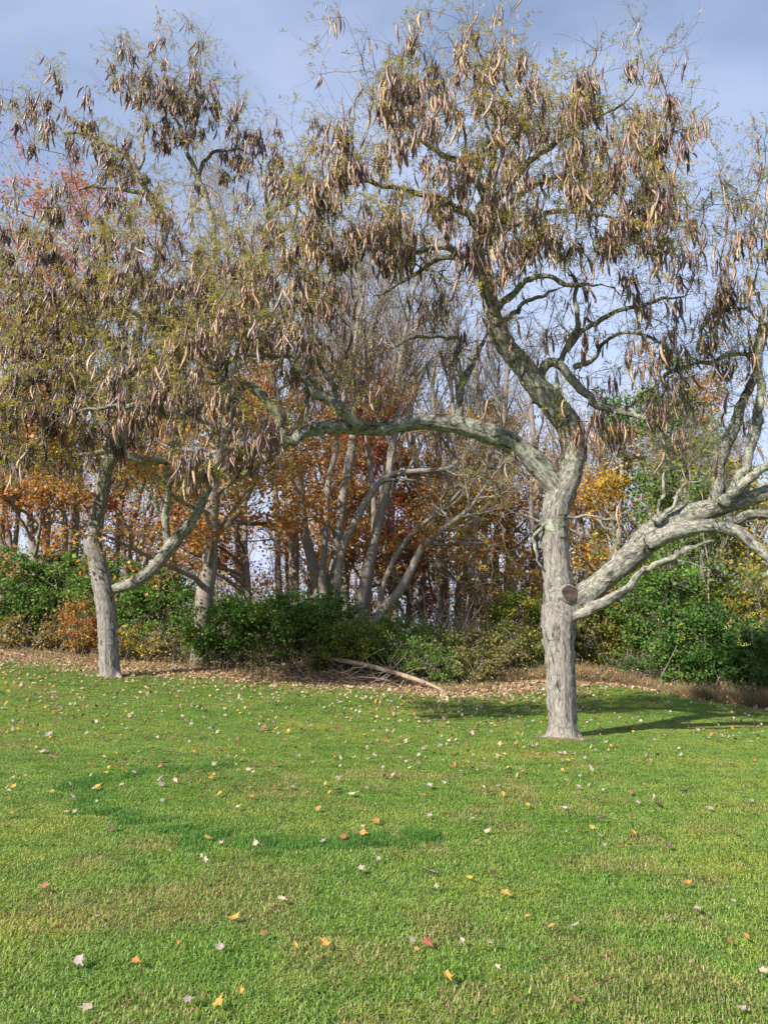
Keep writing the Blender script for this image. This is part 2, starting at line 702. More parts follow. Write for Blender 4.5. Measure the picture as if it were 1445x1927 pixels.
PODS = [pod_shape(40 + i) for i in range(14)]
POD_MESH = []
for i, (V, Q) in enumerate(PODS):
    for k in range(3):
        c = np.repeat(pick(POD_PAL, 7, 0.12)[:1], len(V), 0)
        c[-8:] *= 0.8
        POD_MESH.append(mesh_np("seed_pod", V, [Q], c, None, M_POD))


def px_chain(pts, step=0.06):
    """traced limb: (px, py, Y, half width px) -> resampled (x, y, z, r)"""
    C = []
    for px, py, Y, r in pts:
        p = at(px, py, Y)
        C.append((*p, r * mpp(px, py, Y)))
    C = catmull(np.array(C), step)
    thin = np.clip((0.11 - C[:, 3]) / 0.06, 0, 1)
    thin[:2] = 0
    w = np.stack([vnoise(C[:, :3] * 2.6 + k * 31) + 0.5 * vnoise(C[:, :3] * 6.1 + k * 13) for k in range(3)], -1) - 0.75
    C[:, :3] += w * (0.16 * thin)[:, None]
    C[:, 3] *= 1 - 0.18 * thin
    C[:, 3] = np.maximum(C[:, 3], 0.0125)
    return C


def remesh_tree(chains, names, voxel, tree, mat, lichens, nofl=()):
    """all thick limbs grown together into one bark surface, then handed out limb by limb"""
    bag = Bag()
    for ch in chains:
        tube(bag, ch[:, :3], ch[:, 3], 12)
    me = bag.mesh("raw", None, tint=False)
    o = bpy.data.objects.new("raw", me)
    COL.objects.link(o)
    md = o.modifiers.new("r", 'REMESH')
    md.mode = 'VOXEL'
    md.voxel_size = voxel
    ms = o.modifiers.new("s", 'SMOOTH')
    ms.factor = 0.5
    ms.iterations = 3
    dg = bpy.context.evaluated_depsgraph_get()
    ev = o.evaluated_get(dg)
    m2 = ev.to_mesh()
    nv = len(m2.vertices)
    V = np.zeros(nv * 3, np.float32)
    m2.vertices.foreach_get("co", V)
    V = V.reshape(-1, 3).astype(float)
    Nn = np.zeros(nv * 3, np.float32)
    m2.vertices.foreach_get("normal", Nn)
    Nn = Nn.reshape(-1, 3).astype(float)
    lv = np.zeros(len(m2.loops), np.int32)
    m2.loops.foreach_get("vertex_index", lv)
    ls = np.zeros(len(m2.polygons), np.int32)
    m2.polygons.foreach_get("loop_start", ls)
    lt = np.zeros(len(m2.polygons), np.int32)
    m2.polygons.foreach_get("loop_total", lt)
    quad = lt == 4
    Q = lv[ls[quad][:, None] + np.arange(4)[None]]
    Tr = lv[ls[lt == 3][:, None] + np.arange(3)[None]] if (lt == 3).any() else np.zeros((0, 3), int)
    ev.to_mesh_clear()
    bpy.data.objects.remove(o)
    bpy.data.meshes.remove(me)
    # nearest skeleton point for every vertex
    SP, SR, SC, SS, SN, SB, SL, ST = [], [], [], [], [], [], [], []
    for ci, ch in enumerate(chains):
        T, N, B = frames(ch[:, :3])
        s = np.concatenate([[0], np.cumsum(np.linalg.norm(np.diff(ch[:, :3], axis=0), axis=1))])
        SP.append(ch[:, :3]); SR.append(ch[:, 3]); SC.append(np.full(len(ch), ci)); SS.append(s + ci * 3.7)
        SN.append(N); SB.append(B); ST.append(T); SL.append(np.full(len(ch), lichens[ci]))
    SP, SR, SC, SS, SN, SB, SL, ST = [np.concatenate(a) for a in (SP, SR, SC, SS, SN, SB, SL, ST)]
    kd = kdtree.KDTree(len(SP))
    for i, p in enumerate(SP):
        kd.insert(p, i)
    kd.balance()
    near = np.zeros(nv, int)
    for i in range(nv):
        best, bi = 1e9, 0
        for co, j, d in kd.find_n(V[i], 5):
            if d - SR[j] < best:
                best, bi = d - SR[j], j
        near[i] = bi
    rel = V - SP[near]
    a = np.arctan2(np.sum(rel * SB[near], 1), np.sum(rel * SN[near], 1))
    R = np.maximum(SR[near], 0.03)
    bk = np.stack([R * np.cos(a), R * np.sin(a), SS[near] + np.sum(rel * ST[near], 1)], -1)
    cl_ = np.clip(SL[near] + 0.4 * (vnoise(V * 2.3 + 70) - 0.5), 0, 1)
    f1 = vnoise(bk * np.array((24, 24, 3.2)) + 50)
    f2 = vnoise(bk * np.array((9, 9, 5)) + 11)
    f3 = vnoise(V * 6 + 31)
    ridge = 1 - np.abs(2 * f1 - 1)
    amp = np.clip(R * 0.035, 0.001, 0.006)
    V = V + Nn * (amp * (0.5 - 1.3 * ridge ** 2 + 0.9 * (f2 - 0.5)) + np.clip(R * 0.30, 0, 0.05) * (f3 - 0.5))[:, None]
    lc = np.clip(cl_ + 0.25 * np.clip((V[:, 2] - V[:, 2].min() - 1.2) / 3, 0, 1), 0, 1)
    tint = np.repeat(lc[:, None], 3, 1)
    owner = SC[near]
    fo = owner[Q[:, 0]]
    fo_t = owner[Tr[:, 0]] if len(Tr) else np.zeros(0, int)
    name_of = np.array([names.index(x) if False else i for i, x in enumerate(names)])
    # chains that carry the same key go to one object
    keys = {}
    for i, x in enumerate(names):
        keys.setdefault(x, []).append(i)
    for key, ids in keys.items():
        q = Q[np.isin(fo, ids)]
        t = Tr[np.isin(fo_t, ids)] if len(Tr) else Tr
        if len(q) < 3:
            continue
        used = np.unique(np.concatenate([q.ravel(), t.ravel()]))
        mp = np.full(nv, -1)
        mp[used] = np.arange(len(used))
        nm = key.split('#')[0]
        me = mesh_np(nm, V[used], [mp[q]] + ([mp[t]] if len(t) else []), tint[used], bk[used], mat)
        # keep shading continuous over the seam between limbs
        try:
            me.normals_split_custom_set_from_vertices([tuple(v) for v in Nn[used]])
        except Exception:
            pass
        link(nm, me, tree)


def locust(tree, chains, names, blobs, leaf_pal, attach_ok, twig_c, pod_len, spray_len, rseed, pod_rate=2.35, thin_above=99.0, pods_pal=None):
    """grow branches from the traced limbs to the crown's tips, then twigs, leaves and pods"""
    global rng
    rng = np.random.default_rng(rseed)
    cap = 40000
    P = np.zeros((cap, 3)); par = np.full(cap, -1); R = np.zeros(cap); PL = np.zeros(cap); TG = np.zeros((cap, 3))
    OK = np.zeros(cap, bool); fixed = np.zeros(cap, bool)
    n = 0
    for ch, nm in zip(chains, names):
        T = nrm(np.gradient(ch[:, :3], axis=0))
        s = 0.0
        for i in range(0, len(ch)):
            P[n] = ch[i, :3]; R[n] = ch[i, 3]; TG[n] = T[i]; fixed[n] = True
            PL[n] = np.linalg.norm(ch[i, :3] - RT_BASE) * 0
            OK[n] = attach_ok(nm, i / len(ch), ch[i])
            n += 1
    tips, info = [], []
    for (px, py, rx, ry, Y, dY, cnt, pod, leaf) in blobs:
        c = at(px, py, Y)
        k = mpp(px, py, Y)
        u = nrm(rng.normal(size=(cnt, 3))) * rng.uniform(0, 1, (cnt, 1)) ** (1 / 2.4)
        for v in u:
            q = c + np.array((v[0] * rx * k, v[1] * dY, v[2] * ry * k))
            tips.append(q); info.append((pod, leaf))
    for ch, nm in zip(chains, names):
        if nm == "trunk" or nm.startswith("dead") or nm == "branch#1":
            continue
        T = nrm(np.gradient(ch[:, :3], axis=0))
        e = ch[-1, :3]
        for _ in range(4):
            tips.append(e + nrm(T[-1] + rng.normal(size=3) * 0.45 + np.array((0, 0, 0.1))) * rng.uniform(0.5, 1.5))
            info.append((0.9 if ch[-1, 2] > 3.6 else 0.0, 0.4))
        for i in range(len(ch) // 3, len(ch), 5):
            if not attach_ok(nm, i / len(ch), ch[i]):
                continue
            v = rdirs(1, 0.25)[0] + T[i] * 0.5
            tips.append(ch[i, :3] + nrm(v) * rng.uniform(0.4, 1.4))
            info.append((0.2 if ch[i, 2] > 4.2 else 0.0, 0.25))
    tips = np.array(tips); info = np.array(info)
    kp_ = rng.random(len(tips)) < np.where(tips[:, 2] > thin_above, 0.72, 1.0)
    tips, info = tips[kp_], info[kp_]
    info[:, 0] *= np.where(rng.random(len(tips)) < 0.62, 1.6, 0.15)
    info[:, 1] *= np.where(rng.random(len(tips)) < 0.5, 2.1, 0.35)
    base = P[:n][OK[:n]]
    dist = np.array([np.min(np.sum((base - t) ** 2, 1)) for t in tips]) ** 0.5
    order = np.argsort(dist)
    tip_node = np.zeros(len(tips), int)
    grown = []
    for ti in order:
        t = tips[ti]
        m = np.flatnonzero(OK[:n])
        dv = t - P[m]
        d = np.linalg.norm(dv, axis=1)
        cs = np.sum(dv * TG[m], 1) / np.maximum(d, 1e-6)
        cost = d * (1 + 0.35 * (1 - cs)) + 0.32 * PL[m]
        j = m[np.argmin(cost)]
        L = np.linalg.norm(t - P[j])
        K = int(np.clip(L / 0.13, 2, 22))
        p0 = P[j]
        c1 = p0 + TG[j] * L * 0.3 + np.array((0, 0, 0.10 * L)) + rng.normal(size=3) * 0.09 * L
        c2 = t + (p0 - t) * 0.35 + np.array((0, 0, 0.12 * L)) + rng.normal(size=3) * 0.10 * L
        ss = np.linspace(0, 1, K + 1)[1:, None]
        C = (1 - ss) ** 3 * p0 + 3 * (1 - ss) ** 2 * ss * c1 + 3 * (1 - ss) * ss ** 2 * c2 + ss ** 3 * t
        C[:-1] += rng.normal(size=(K - 1, 3)) * 0.016
        prev, pl = j, PL[j]
        for q in C:
            P[n] = q; par[n] = prev; TG[n] = nrm(q - P[prev]); pl += np.linalg.norm(q - P[prev]); PL[n] = pl
            OK[n] = True
            grown.append(n)
            prev = n
            n += 1
        tip_node[ti] = prev
    # pipe-model radii
    ex = 2.15
    acc = np.zeros(n)
    leafn = np.ones(n, bool)
    for g in grown:
        if par[g] >= 0:
            leafn[par[g]] = False
    for g in reversed(grown):
        if leafn[g]:
            acc[g] += 0.0040 ** ex
        r = acc[g] ** (1 / ex)
        R[g] = r
        if not fixed[par[g]]:
            acc[par[g]] += acc[g]
    for g in grown:
        j = par[g]
        if fixed[j]:
            R[g] = min(R[g], 0.75 * R[j])
        else:
            R[g] = min(R[g], R[j])
    g = np.array(grown)
    pa = par[g]
    ra = np.where(fixed[pa], R[g], R[pa])
    twigs = Bag()
    big = R[g] > 0.011
    cc = twig_c * np.random.default_rng(1).uniform(0.75, 1.3, (len(g), 1))
    prisms(twigs, P[pa[big]], P[g[big]], ra[big] * 1.02, R[g[big]], 6, cc[big])
    prisms(twigs, P[pa[~big]], P[g[~big]], ra[~big], R[g[~big]], 4, cc[~big] * 0.85)
    # fine twigs round each tip and along the young wood
    tn = np.repeat(tip_node, 6)
    ti = np.repeat(np.arange(len(tips)), 6)
    S = P[tn]
    D = TG[tn] * 0.7 + rdirs(len(tn), 0.15)
    Pt, Rt = grow(S, D, rng.uniform(0.2, 0.65, len(tn)), 0.0030, 0.0013, 4, 0.34, 0.03, 0.10)
    edges_of(twigs, Pt, Rt, 3, np.repeat(twig_c[None] * 0.7, len(tn) * 4, 0))
    thin = g[(R[g] < 0.012)]
    sel = thin[rng.random(len(thin)) < 0.42]
    D2 = TG[sel] * 0.5 + rdirs(len(sel), 0.1)
    P2, R2 = grow(P[sel], D2, rng.uniform(0.15, 0.55, len(sel)), 0.0027, 0.0012, 4, 0.34, 0.02, 0.08)
    edges_of(twigs, P2, R2, 3, np.repeat(twig_c[None] * 0.7, len(sel) * 4, 0))
    to = link("twigs", twigs.mesh("twigs", M_TWIG), tree)
    to['kind'] = 'stuff'
    # leaf sprays: pinnate leaves on the tip twigs
    lf = info[ti, 1]
    SP, SD = [], []
    for k in (1, 2, 3, 4):
        for rep in range(4):
            mk = rng.random(len(tn)) < lf * 0.21
            SP.append(Pt[mk, k])
            SD.append(nrm(Pt[mk, k] - Pt[mk, k - 1]) * 0.4 + rdirs(mk.sum(), 0.1))
    near_tip = np.array([np.argmin(np.sum((tips - p) ** 2, 1)) for p in P2[:, 0]])
    for k in (2, 4):
        mk = rng.random(len(sel)) < info[near_tip, 1] * 0.5
        SP.append(P2[mk, k])
        SD.append(rdirs(mk.sum(), 0.1))
    SP = np.concatenate(SP); SD = nrm(np.concatenate(SD))
    ns, M = len(SP), 12
    side = nrm(np.cross(SD, rdirs(ns, 1.5)))
    nor = np.cross(side, SD)
    sl = rng.uniform(*spray_len, ns)
    tt = (np.arange(M) // 2 + 1) / (M / 2 + 0.5)
    sg = np.where(np.arange(M) % 2, 1.0, -1.0)
    ctr = SP[:, None] + SD[:, None] * (tt[None, :, None] * sl[:, None, None]) + np.array((0, 0, -1.0)) * (tt[None, :, None] ** 2 * sl[:, None, None] * 0.3)
    ll = 0.20 * sl[:, None, None] * rng.uniform(0.75, 1.25, (ns, M, 1))
    dirl = nrm(side[:, None] * sg[None, :, None] + SD[:, None] * 0.45 + rng.normal(size=(ns, M, 3)) * 0.3)
    wd = nrm(np.cross(dirl, nor[:, None] + rng.normal(size=(ns, M, 3)) * 0.35))
    a0, a1 = ctr, ctr + dirl * ll
    mid = ctr + dirl * ll * 0.5
    V = np.stack([a0, mid + wd * ll * 0.24, a1, mid - wd * ll * 0.24], 2).reshape(-1, 3)
    keep = rng.random(ns * M) < 0.85
    V = V.reshape(-1, 4, 3)[keep]
    cl = np.repeat(pick(leaf_pal, ns, 0.22), M, 0)[keep]
    lb = Bag()
    lb.add(V.reshape(-1, 3), np.arange(len(V) * 4).reshape(-1, 4), None, np.repeat(cl, 4, 0))
    link("crown", lb.mesh("crown", M_LEAF), tree)
    # pods, in hanging clusters
    pp, pt_ = [], []
    for i in range(len(tips)):
        m = rng.poisson(info[i, 0] * pod_rate)
        for _ in range(m):
            if rng.random() < 0.8:
                q = P[tip_node[i]] + rng.normal(size=3) * np.array((0.055, 0.055, 0.03))
            else:
                w = rng.integers(0, 6)
                q = Pt[i * 6 + w, rng.integers(1, 4)]
            pp.append(q)
    pp = np.array(pp)
    npod = len(pp)
    Lp = rng.uniform(*pod_len, npod)
    px, py = project(pp)
    inside = (px > -20) & (px < 1465) & (py > -20)
    score = np.where(inside, Lp / pp[:, 1], 0)
    od = np.argsort(-score)
    sh = rng.integers(0, len(PODS), npod)
    yaw = rng.uniform(0, 2 * math.pi, npod)
    tx, ty = rng.normal(0, 0.18, npod), rng.normal(0, 0.18, npod)
    for i in od[:300]:
        o = bpy.data.objects.new("seed_pod", POD_MESH[sh[i] * 3 + int(rng.integers(0, 3))])
        COL.objects.link(o)
        o.parent = tree
        o.location = Vector(pp[i]) - Vector(tree.location)
        o.rotation_euler = (tx[i], ty[i], yaw[i])
        o.scale = (Lp[i] * rng.uniform(0.8, 1.15),) * 2 + (Lp[i],)
    rest = od[300:]
    pb = Bag()
    cols = pick(pods_pal or POD_PAL, npod, 0.2)
    for i in rest:
        V, Q = PODS[sh[i]]
        c, s = math.cos(yaw[i]), math.sin(yaw[i])
        W = V * Lp[i]
        W = np.stack([W[:, 0] * c - W[:, 1] * s, W[:, 0] * s + W[:, 1] * c, W[:, 2]], -1)
        W[:, 0] -= W[:, 2] * ty[i]
        W[:, 1] += W[:, 2] * tx[i]
        pb.add(W + pp[i], Q, None, cols[i])
    if len(rest):
        po = link("seed_pods", pb.mesh("seed_pods", M_POD), tree)
        po['kind'] = 'stuff'
    print("locust", len(tips), "tips", npod, "pods", ns, "sprays", n, "nodes")


LOC_PAL = [(4, (0.37, 0.325, 0.06)), (3, (0.45, 0.375, 0.075)), (1.6, (0.27, 0.265, 0.05)), (1.6, (0.46, 0.34, 0.085))]

# ---- the nearer tree on the right
YR = RT_BASE[1]
rt = thing("honey_locust_tree", "gray honey locust with arching limbs and a sawn stub on its pale trunk", "tree", RT_BASE)


def y_(pts, Y0, Y1):
    n = len(pts)
    return [(p[0], p[1], Y0 + (Y1 - Y0) * i / max(n - 1, 1), p[2]) for i, p in enumerate(pts)]


RC = [
    ("trunk", y_([(1061, 1408, 35), (1060, 1388, 31), (1058, 1365, 28.5), (1057, 1330, 27.5), (1055, 1280, 27.5), (1052, 1225, 29.5), (1051, 1185, 32),
                  (1052, 1145, 32), (1050, 1100, 29), (1046, 1050, 26.5), (1043, 1000, 26), (1046, 960, 27), (1056, 928, 28), (1068, 900, 25)], YR, YR)),
    ("trunk", y_([(1056, 1372, 15), (1034, 1386, 11), (1018, 1396, 7), (1004, 1403, 4)], YR, YR - 0.15)),
    ("trunk", y_([(1066, 1372, 15), (1086, 1389, 11), (1097, 1399, 7), (1108, 1408, 4)], YR, YR - 0.2)),
    ("trunk", y_([(1064, 1376, 15), (1074, 1394, 11), (1080, 1408, 8)], YR, YR - 0.35)),
    ("trunk", y_([(1052, 1376, 14), (1046, 1394, 11), (1042, 1408, 8)], YR, YR - 0.32)),
    ("trunk", y_([(1050, 1090, 9), (1058, 1125, 15), (1060, 1160, 12)], YR - 0.17, YR - 0.1)),
    ("limb#A", y_([(1058, 938, 20), (1040, 910, 22), (1018, 880, 22), (985, 850, 20), (950, 828, 20), (905, 812, 19), (860, 800, 17), (800, 792, 16.5),
                   (750, 799, 15.5), (715, 806, 14), (680, 805, 13.5), (640, 803, 13.5), (600, 806, 13), (565, 818, 12), (549, 834, 10), (534, 822, 9), (526, 790, 10),
                   (518, 772, 11), (502, 750, 10), (482, 733, 10), (466, 729, 9), (450, 745, 9.5), (425, 762, 10.5), (385, 767, 11), (355, 778, 11), (330, 786, 12), (300, 776, 10), (270, 766, 8.5),
                   (245, 765, 7), (200, 765, 5), (150, 775, 3.5)], YR, 10.4)),
    ("limb#A2", y_([(680, 806, 11), (660, 785, 12), (640, 766, 12), (620, 747, 11.5), (597, 741, 11), (583, 728, 10.5), (570, 708, 10.5), (556, 690, 10.5), (548, 672, 10), (530, 668, 8), (500, 672, 7.5), (470, 672, 7.5),
                    (440, 680, 6.5), (415, 690, 5), (380, 690, 3.5)], 10.95, 10.4)),
    ("limb#A2b", y_([(640, 766, 7), (625, 730, 7), (610, 705, 6), (598, 682, 6), (594, 640, 4.5), (600, 590, 3.5)], 10.9, 10.6)),
    ("limb#A2c", y_([(592, 806, 6), (583, 770, 5), (572, 730, 5), (566, 700, 4), (590, 660, 3)], 10.85, 11.2)),
    ("limb#A5", y_([(466, 729, 8), (448, 717, 8), (430, 716, 7), (405, 722, 6.5), (388, 708, 6), (370, 700, 4)], 10.7, 10.5)),
    ("limb#A3", y_([(857, 800, 9), (861, 765, 8), (868, 730, 8.5), (884, 700, 8), (893, 670, 6), (915, 640, 4.5), (925, 615, 3)], 11.3, 11.8)),
    ("limb#A3b", y_([(873, 722, 7), (868, 690, 6), (863, 660, 5.5), (862, 635, 5), (830, 632, 4), (790, 640, 4), (740, 655, 3)], 11.4, 11.0)),
    ("limb#B", y_([(1062, 920, 22), (1076, 880, 23), (1082, 845, 22), (1072, 805, 25), (1052, 777, 24), (1030, 750, 23), (1005, 720, 21.5), (985, 690, 20.5), (960, 660, 19.5),
                   (940, 632, 18.5), (930, 608, 18), (925, 580, 16), (919, 550, 15), (911, 520, 14), (906, 480, 13), (900, 440, 12), (903, 400, 11), (914, 360, 9.5), (924, 320, 8), (930, 265, 6), (925, 200, 4.5), (905, 140, 3)], YR, 10.8)),
    ("limb#B", y_([(1030, 752, 8), (1014, 752, 9), (1004, 752, 5)], YR - 0.05, YR - 0.12)),
    ("limb#B2", y_([(1008, 722, 12), (1020, 695, 11), (1035, 681, 10), (1060, 689, 10), (1085, 725, 9.5), (1110, 750, 9), (1150, 765, 9), (1180, 778, 7.5), (1205, 790, 6.5), (1228, 806, 5), (1240, 840, 3.5)], YR - 0.1, 10.7)),
    ("limb#B2b", y_([(1050, 685, 7.5), (1066, 655, 7), (1076, 620, 6.5), (1081, 585, 6), (1080, 550, 5), (1070, 510, 4)], 11.2, 11.0)),
    ("limb#B2c", y_([(1064, 660, 6.5), (1090, 628, 6), (1115, 610, 6), (1150, 592, 5.5), (1200, 572, 5), (1250, 560, 4), (1290, 558, 3)], 11.2, 10.6)),
    ("limb#B2d", y_([(1078, 692, 6.5), (1100, 680, 6), (1130, 655, 5), (1165, 632, 4.5), (1205, 628, 4), (1250, 650, 3.5), (1290, 690, 2.5)], 11.1, 10.6)),
    ("limb#B2e", y_([(1052, 755, 6), (1056, 730, 5.5), (1054, 708, 5), (1052, 690, 3)], 11.2, 11.1)),
    ("limb#B3", y_([(924, 590, 9), (945, 568, 8.5), (968, 553, 8), (990, 535, 7), (1020, 528, 6.5), (1060, 530, 6), (1105, 536, 5), (1140, 545, 4)], 11.0, 10.5)),
    ("limb#B3b", y_([(930, 605, 7), (955, 595, 6), (985, 570, 5.5), (1020, 560, 4.5), (1050, 545, 3.5)], 11.0, 11.7)),
    ("limb#B4", y_([(905, 495, 9.5), (885, 490, 9), (862, 476, 8), (840, 466, 8), (800, 467, 7), (760, 470, 6), (720, 465, 4.5), (670, 450, 3.5)], 10.9, 10.0)),
    ("limb#B4b", y_([(908, 510, 8), (880, 498, 7.5), (850, 490, 7), (815, 497, 6), (775, 518, 5), (740, 545, 4), (700, 560, 3)], 10.9, 11.6)),
    ("limb#B5", y_([(902, 455, 10), (930, 436, 9), (962, 424, 8), (1010, 408, 7), (1060, 396, 6), (1110, 400, 5), (1160, 420, 4)], 10.9, 9.6)),
    ("limb#B6", y_([(902, 410, 9.5), (930, 375, 8.5), (965, 335, 8), (1005, 302, 7.5), (1045, 270, 7), (1075, 248, 6), (1120, 220, 5), (1170, 200, 4), (1205, 170, 3)], 10.8, 10.4)),
    ("limb#B7", y_([(912, 370, 9), (885, 330, 8), (850, 300, 7), (815, 280, 6), (780, 250, 5), (745, 210, 4), (720, 160, 3)], 10.8, 10.2)),
    ("limb#B8", y_([(901, 430, 9), (870, 400, 8.5), (820, 375, 7.5), (760, 355, 6.5), (700, 345, 6), (640, 350, 5), (600, 365, 4)], 10.8, 9.8)),
    ("limb#B9", y_([(904, 465, 9), (925, 420, 8), (960, 380, 7.5), (1010, 345, 7), (1080, 330, 6), (1150, 320, 5), (1210, 300, 4), (1260, 270, 3)], 10.9, 12.5)),
    ("limb#C", y_([(1056, 1160, 20), (1090, 1128, 24), (1128, 1097, 22.5), (1165, 1065, 24), (1198, 1036, 25), (1225, 1008, 26), (1252, 985, 25), (1290, 970, 21), (1330, 960, 19), (1370, 947, 18),
                   (1420, 933, 19), (1470, 918, 18), (1540, 890, 15), (1600, 850, 12)], YR, 10.6)),
    ("limb#C2", y_([(1215, 1025, 17), (1262, 1002, 17), (1310, 993, 14), (1355, 992, 13), (1393, 1005, 12.5), (1428, 1035, 12), (1465, 1072, 12), (1500, 1110, 8)], 11.0, 10.4)),
    ("limb#C3", y_([(1080, 1160, 9), (1108, 1150, 10.5), (1135, 1137, 11), (1162, 1118, 10.5), (1190, 1098, 8.5), (1212, 1080, 7.5), (1242, 1064, 7), (1280, 1044, 6.5), (1318, 1026, 6), (1345, 1014, 4)], YR - 0.15, 10.5)),
    ("limb#C4", y_([(1335, 962, 13), (1350, 920, 13), (1350, 880, 13), (1364, 840, 13), (1385, 795, 12), (1398, 755, 10), (1410, 715, 9), (1424, 665, 8), (1430, 620, 6), (1420, 560, 5), (1425, 500, 3.5)], 10.9, 10.7)),
    ("limb#C5", y_([(1358, 952, 12), (1385, 912, 10.5), (1405, 865, 10), (1424, 795, 10.5), (1432, 725, 9), (1430, 680, 8), (1436, 635, 8), (1446, 590, 7), (1450, 520, 5), (1440, 440, 4), (1420, 380, 3)], 10.7, 10.2)),
    ("limb#C6", y_([(1355, 945, 11), (1400, 908, 10), (1445, 872, 9), (1490, 845, 7)], 10.7, 10.3)),
    ("limb#C9", y_([(1365, 985, 10), (1400, 968, 11), (1445, 968, 11), (1500, 960, 9)], 10.8, 10.9)),
    ("limb#C8", y_([(1431, 668, 5.5), (1380, 668, 5), (1330, 685, 5), (1290, 698, 5), (1240, 718, 4.5), (1190, 760, 4), (1140, 788, 3)], 10.6, 10.9)),
    ("limb#C10", y_([(1440, 620, 5), (1415, 590, 4.5), (1385, 560, 4), (1350, 540, 3)], 10.4, 10.2)),
    ("dead_branch#1", y_([(1240, 985, 5), (1226, 965, 4.5), (1205, 940, 4)], 10.85, 10.7)),
    ("dead_branch#2", y_([(1240, 982, 5), (1240, 955, 4.5), (1247, 920, 4), (1252, 885, 2.5)], 10.85, 10.8)),
    ("dead_branch#3", y_([(1240, 980, 5), (1262, 952, 5), (1284, 930, 4), (1300, 915, 3), (1335, 900, 2)], 10.85, 10.7)),
    ("dead_branch#4", y_([(1060, 972, 5), (1080, 974, 3.5), (1120, 976, 3.2), (1150, 975, 2.6), (1185, 962, 2.2), (1222, 968, 1.6)], YR - 0.1, 10.9)),
    ("dead_branch#5", y_([(1120, 976, 3), (1145, 990, 2.6), (1150, 1010, 2.2), (1162, 1016, 1.5)], 11.2, 11.0)),
    ("dead_branch#6", y_([(1212, 1080, 3.5), (1225, 1070, 3), (1233, 1085, 2.6), (1231, 1060, 2)], 10.9, 10.8)),
    ("dead_branch#7", y_([(1245, 1062, 3.5), (1280, 1060, 2.6), (1310, 1066, 2), (1340, 1062, 1.5)], 10.8, 10.6)),
    ("branch#1", y_([(1042, 985, 6), (1022, 985, 5), (1009, 1005, 4.5), (1013, 1035, 4.5), (1024, 1060, 4)], YR - 0.05, YR - 0.15)),
    ("branch#2", y_([(1030, 985, 5), (1005, 970, 3.5), (985, 966, 2.5), (950, 960, 1.6)], YR, YR + 0.2)),
]


def tapered(ch, nm):
    if nm != "trunk":
        e = 0.006 if nm.startswith("dead") else 0.0115
        f = np.linspace(0, 1, len(ch))
        k = np.clip((f - 0.25) / 0.75, 0, 1) ** 1.3
        lim = ch[:, 3].max() * (1 - k) + e * k
        ch[:, 3] = np.maximum(np.minimum(ch[:, 3], np.maximum(lim * 1.25, e)), e)
    return ch


rnames = [a for a, _ in RC]
rchains = [tapered(px_chain(c), n_) for n_, c in RC]
rl = [0.25 if n_ == "trunk" else (0.9 if n_.startswith("dead") else 0.62) for n_ in rnames]
remesh_tree(rchains, rnames, 0.0145, rt, M_LOCUST, rl)


def r_ok(nm, f, c):
    if nm.startswith("dead") or nm == "trunk" or nm == "branch#1":
        return False
    if nm == "limb#A":
        return f > 0.33
    if nm == "limb#B":
        return f > 0.45
    if nm == "limb#C":
        return f > 0.62
    return f > 0.2


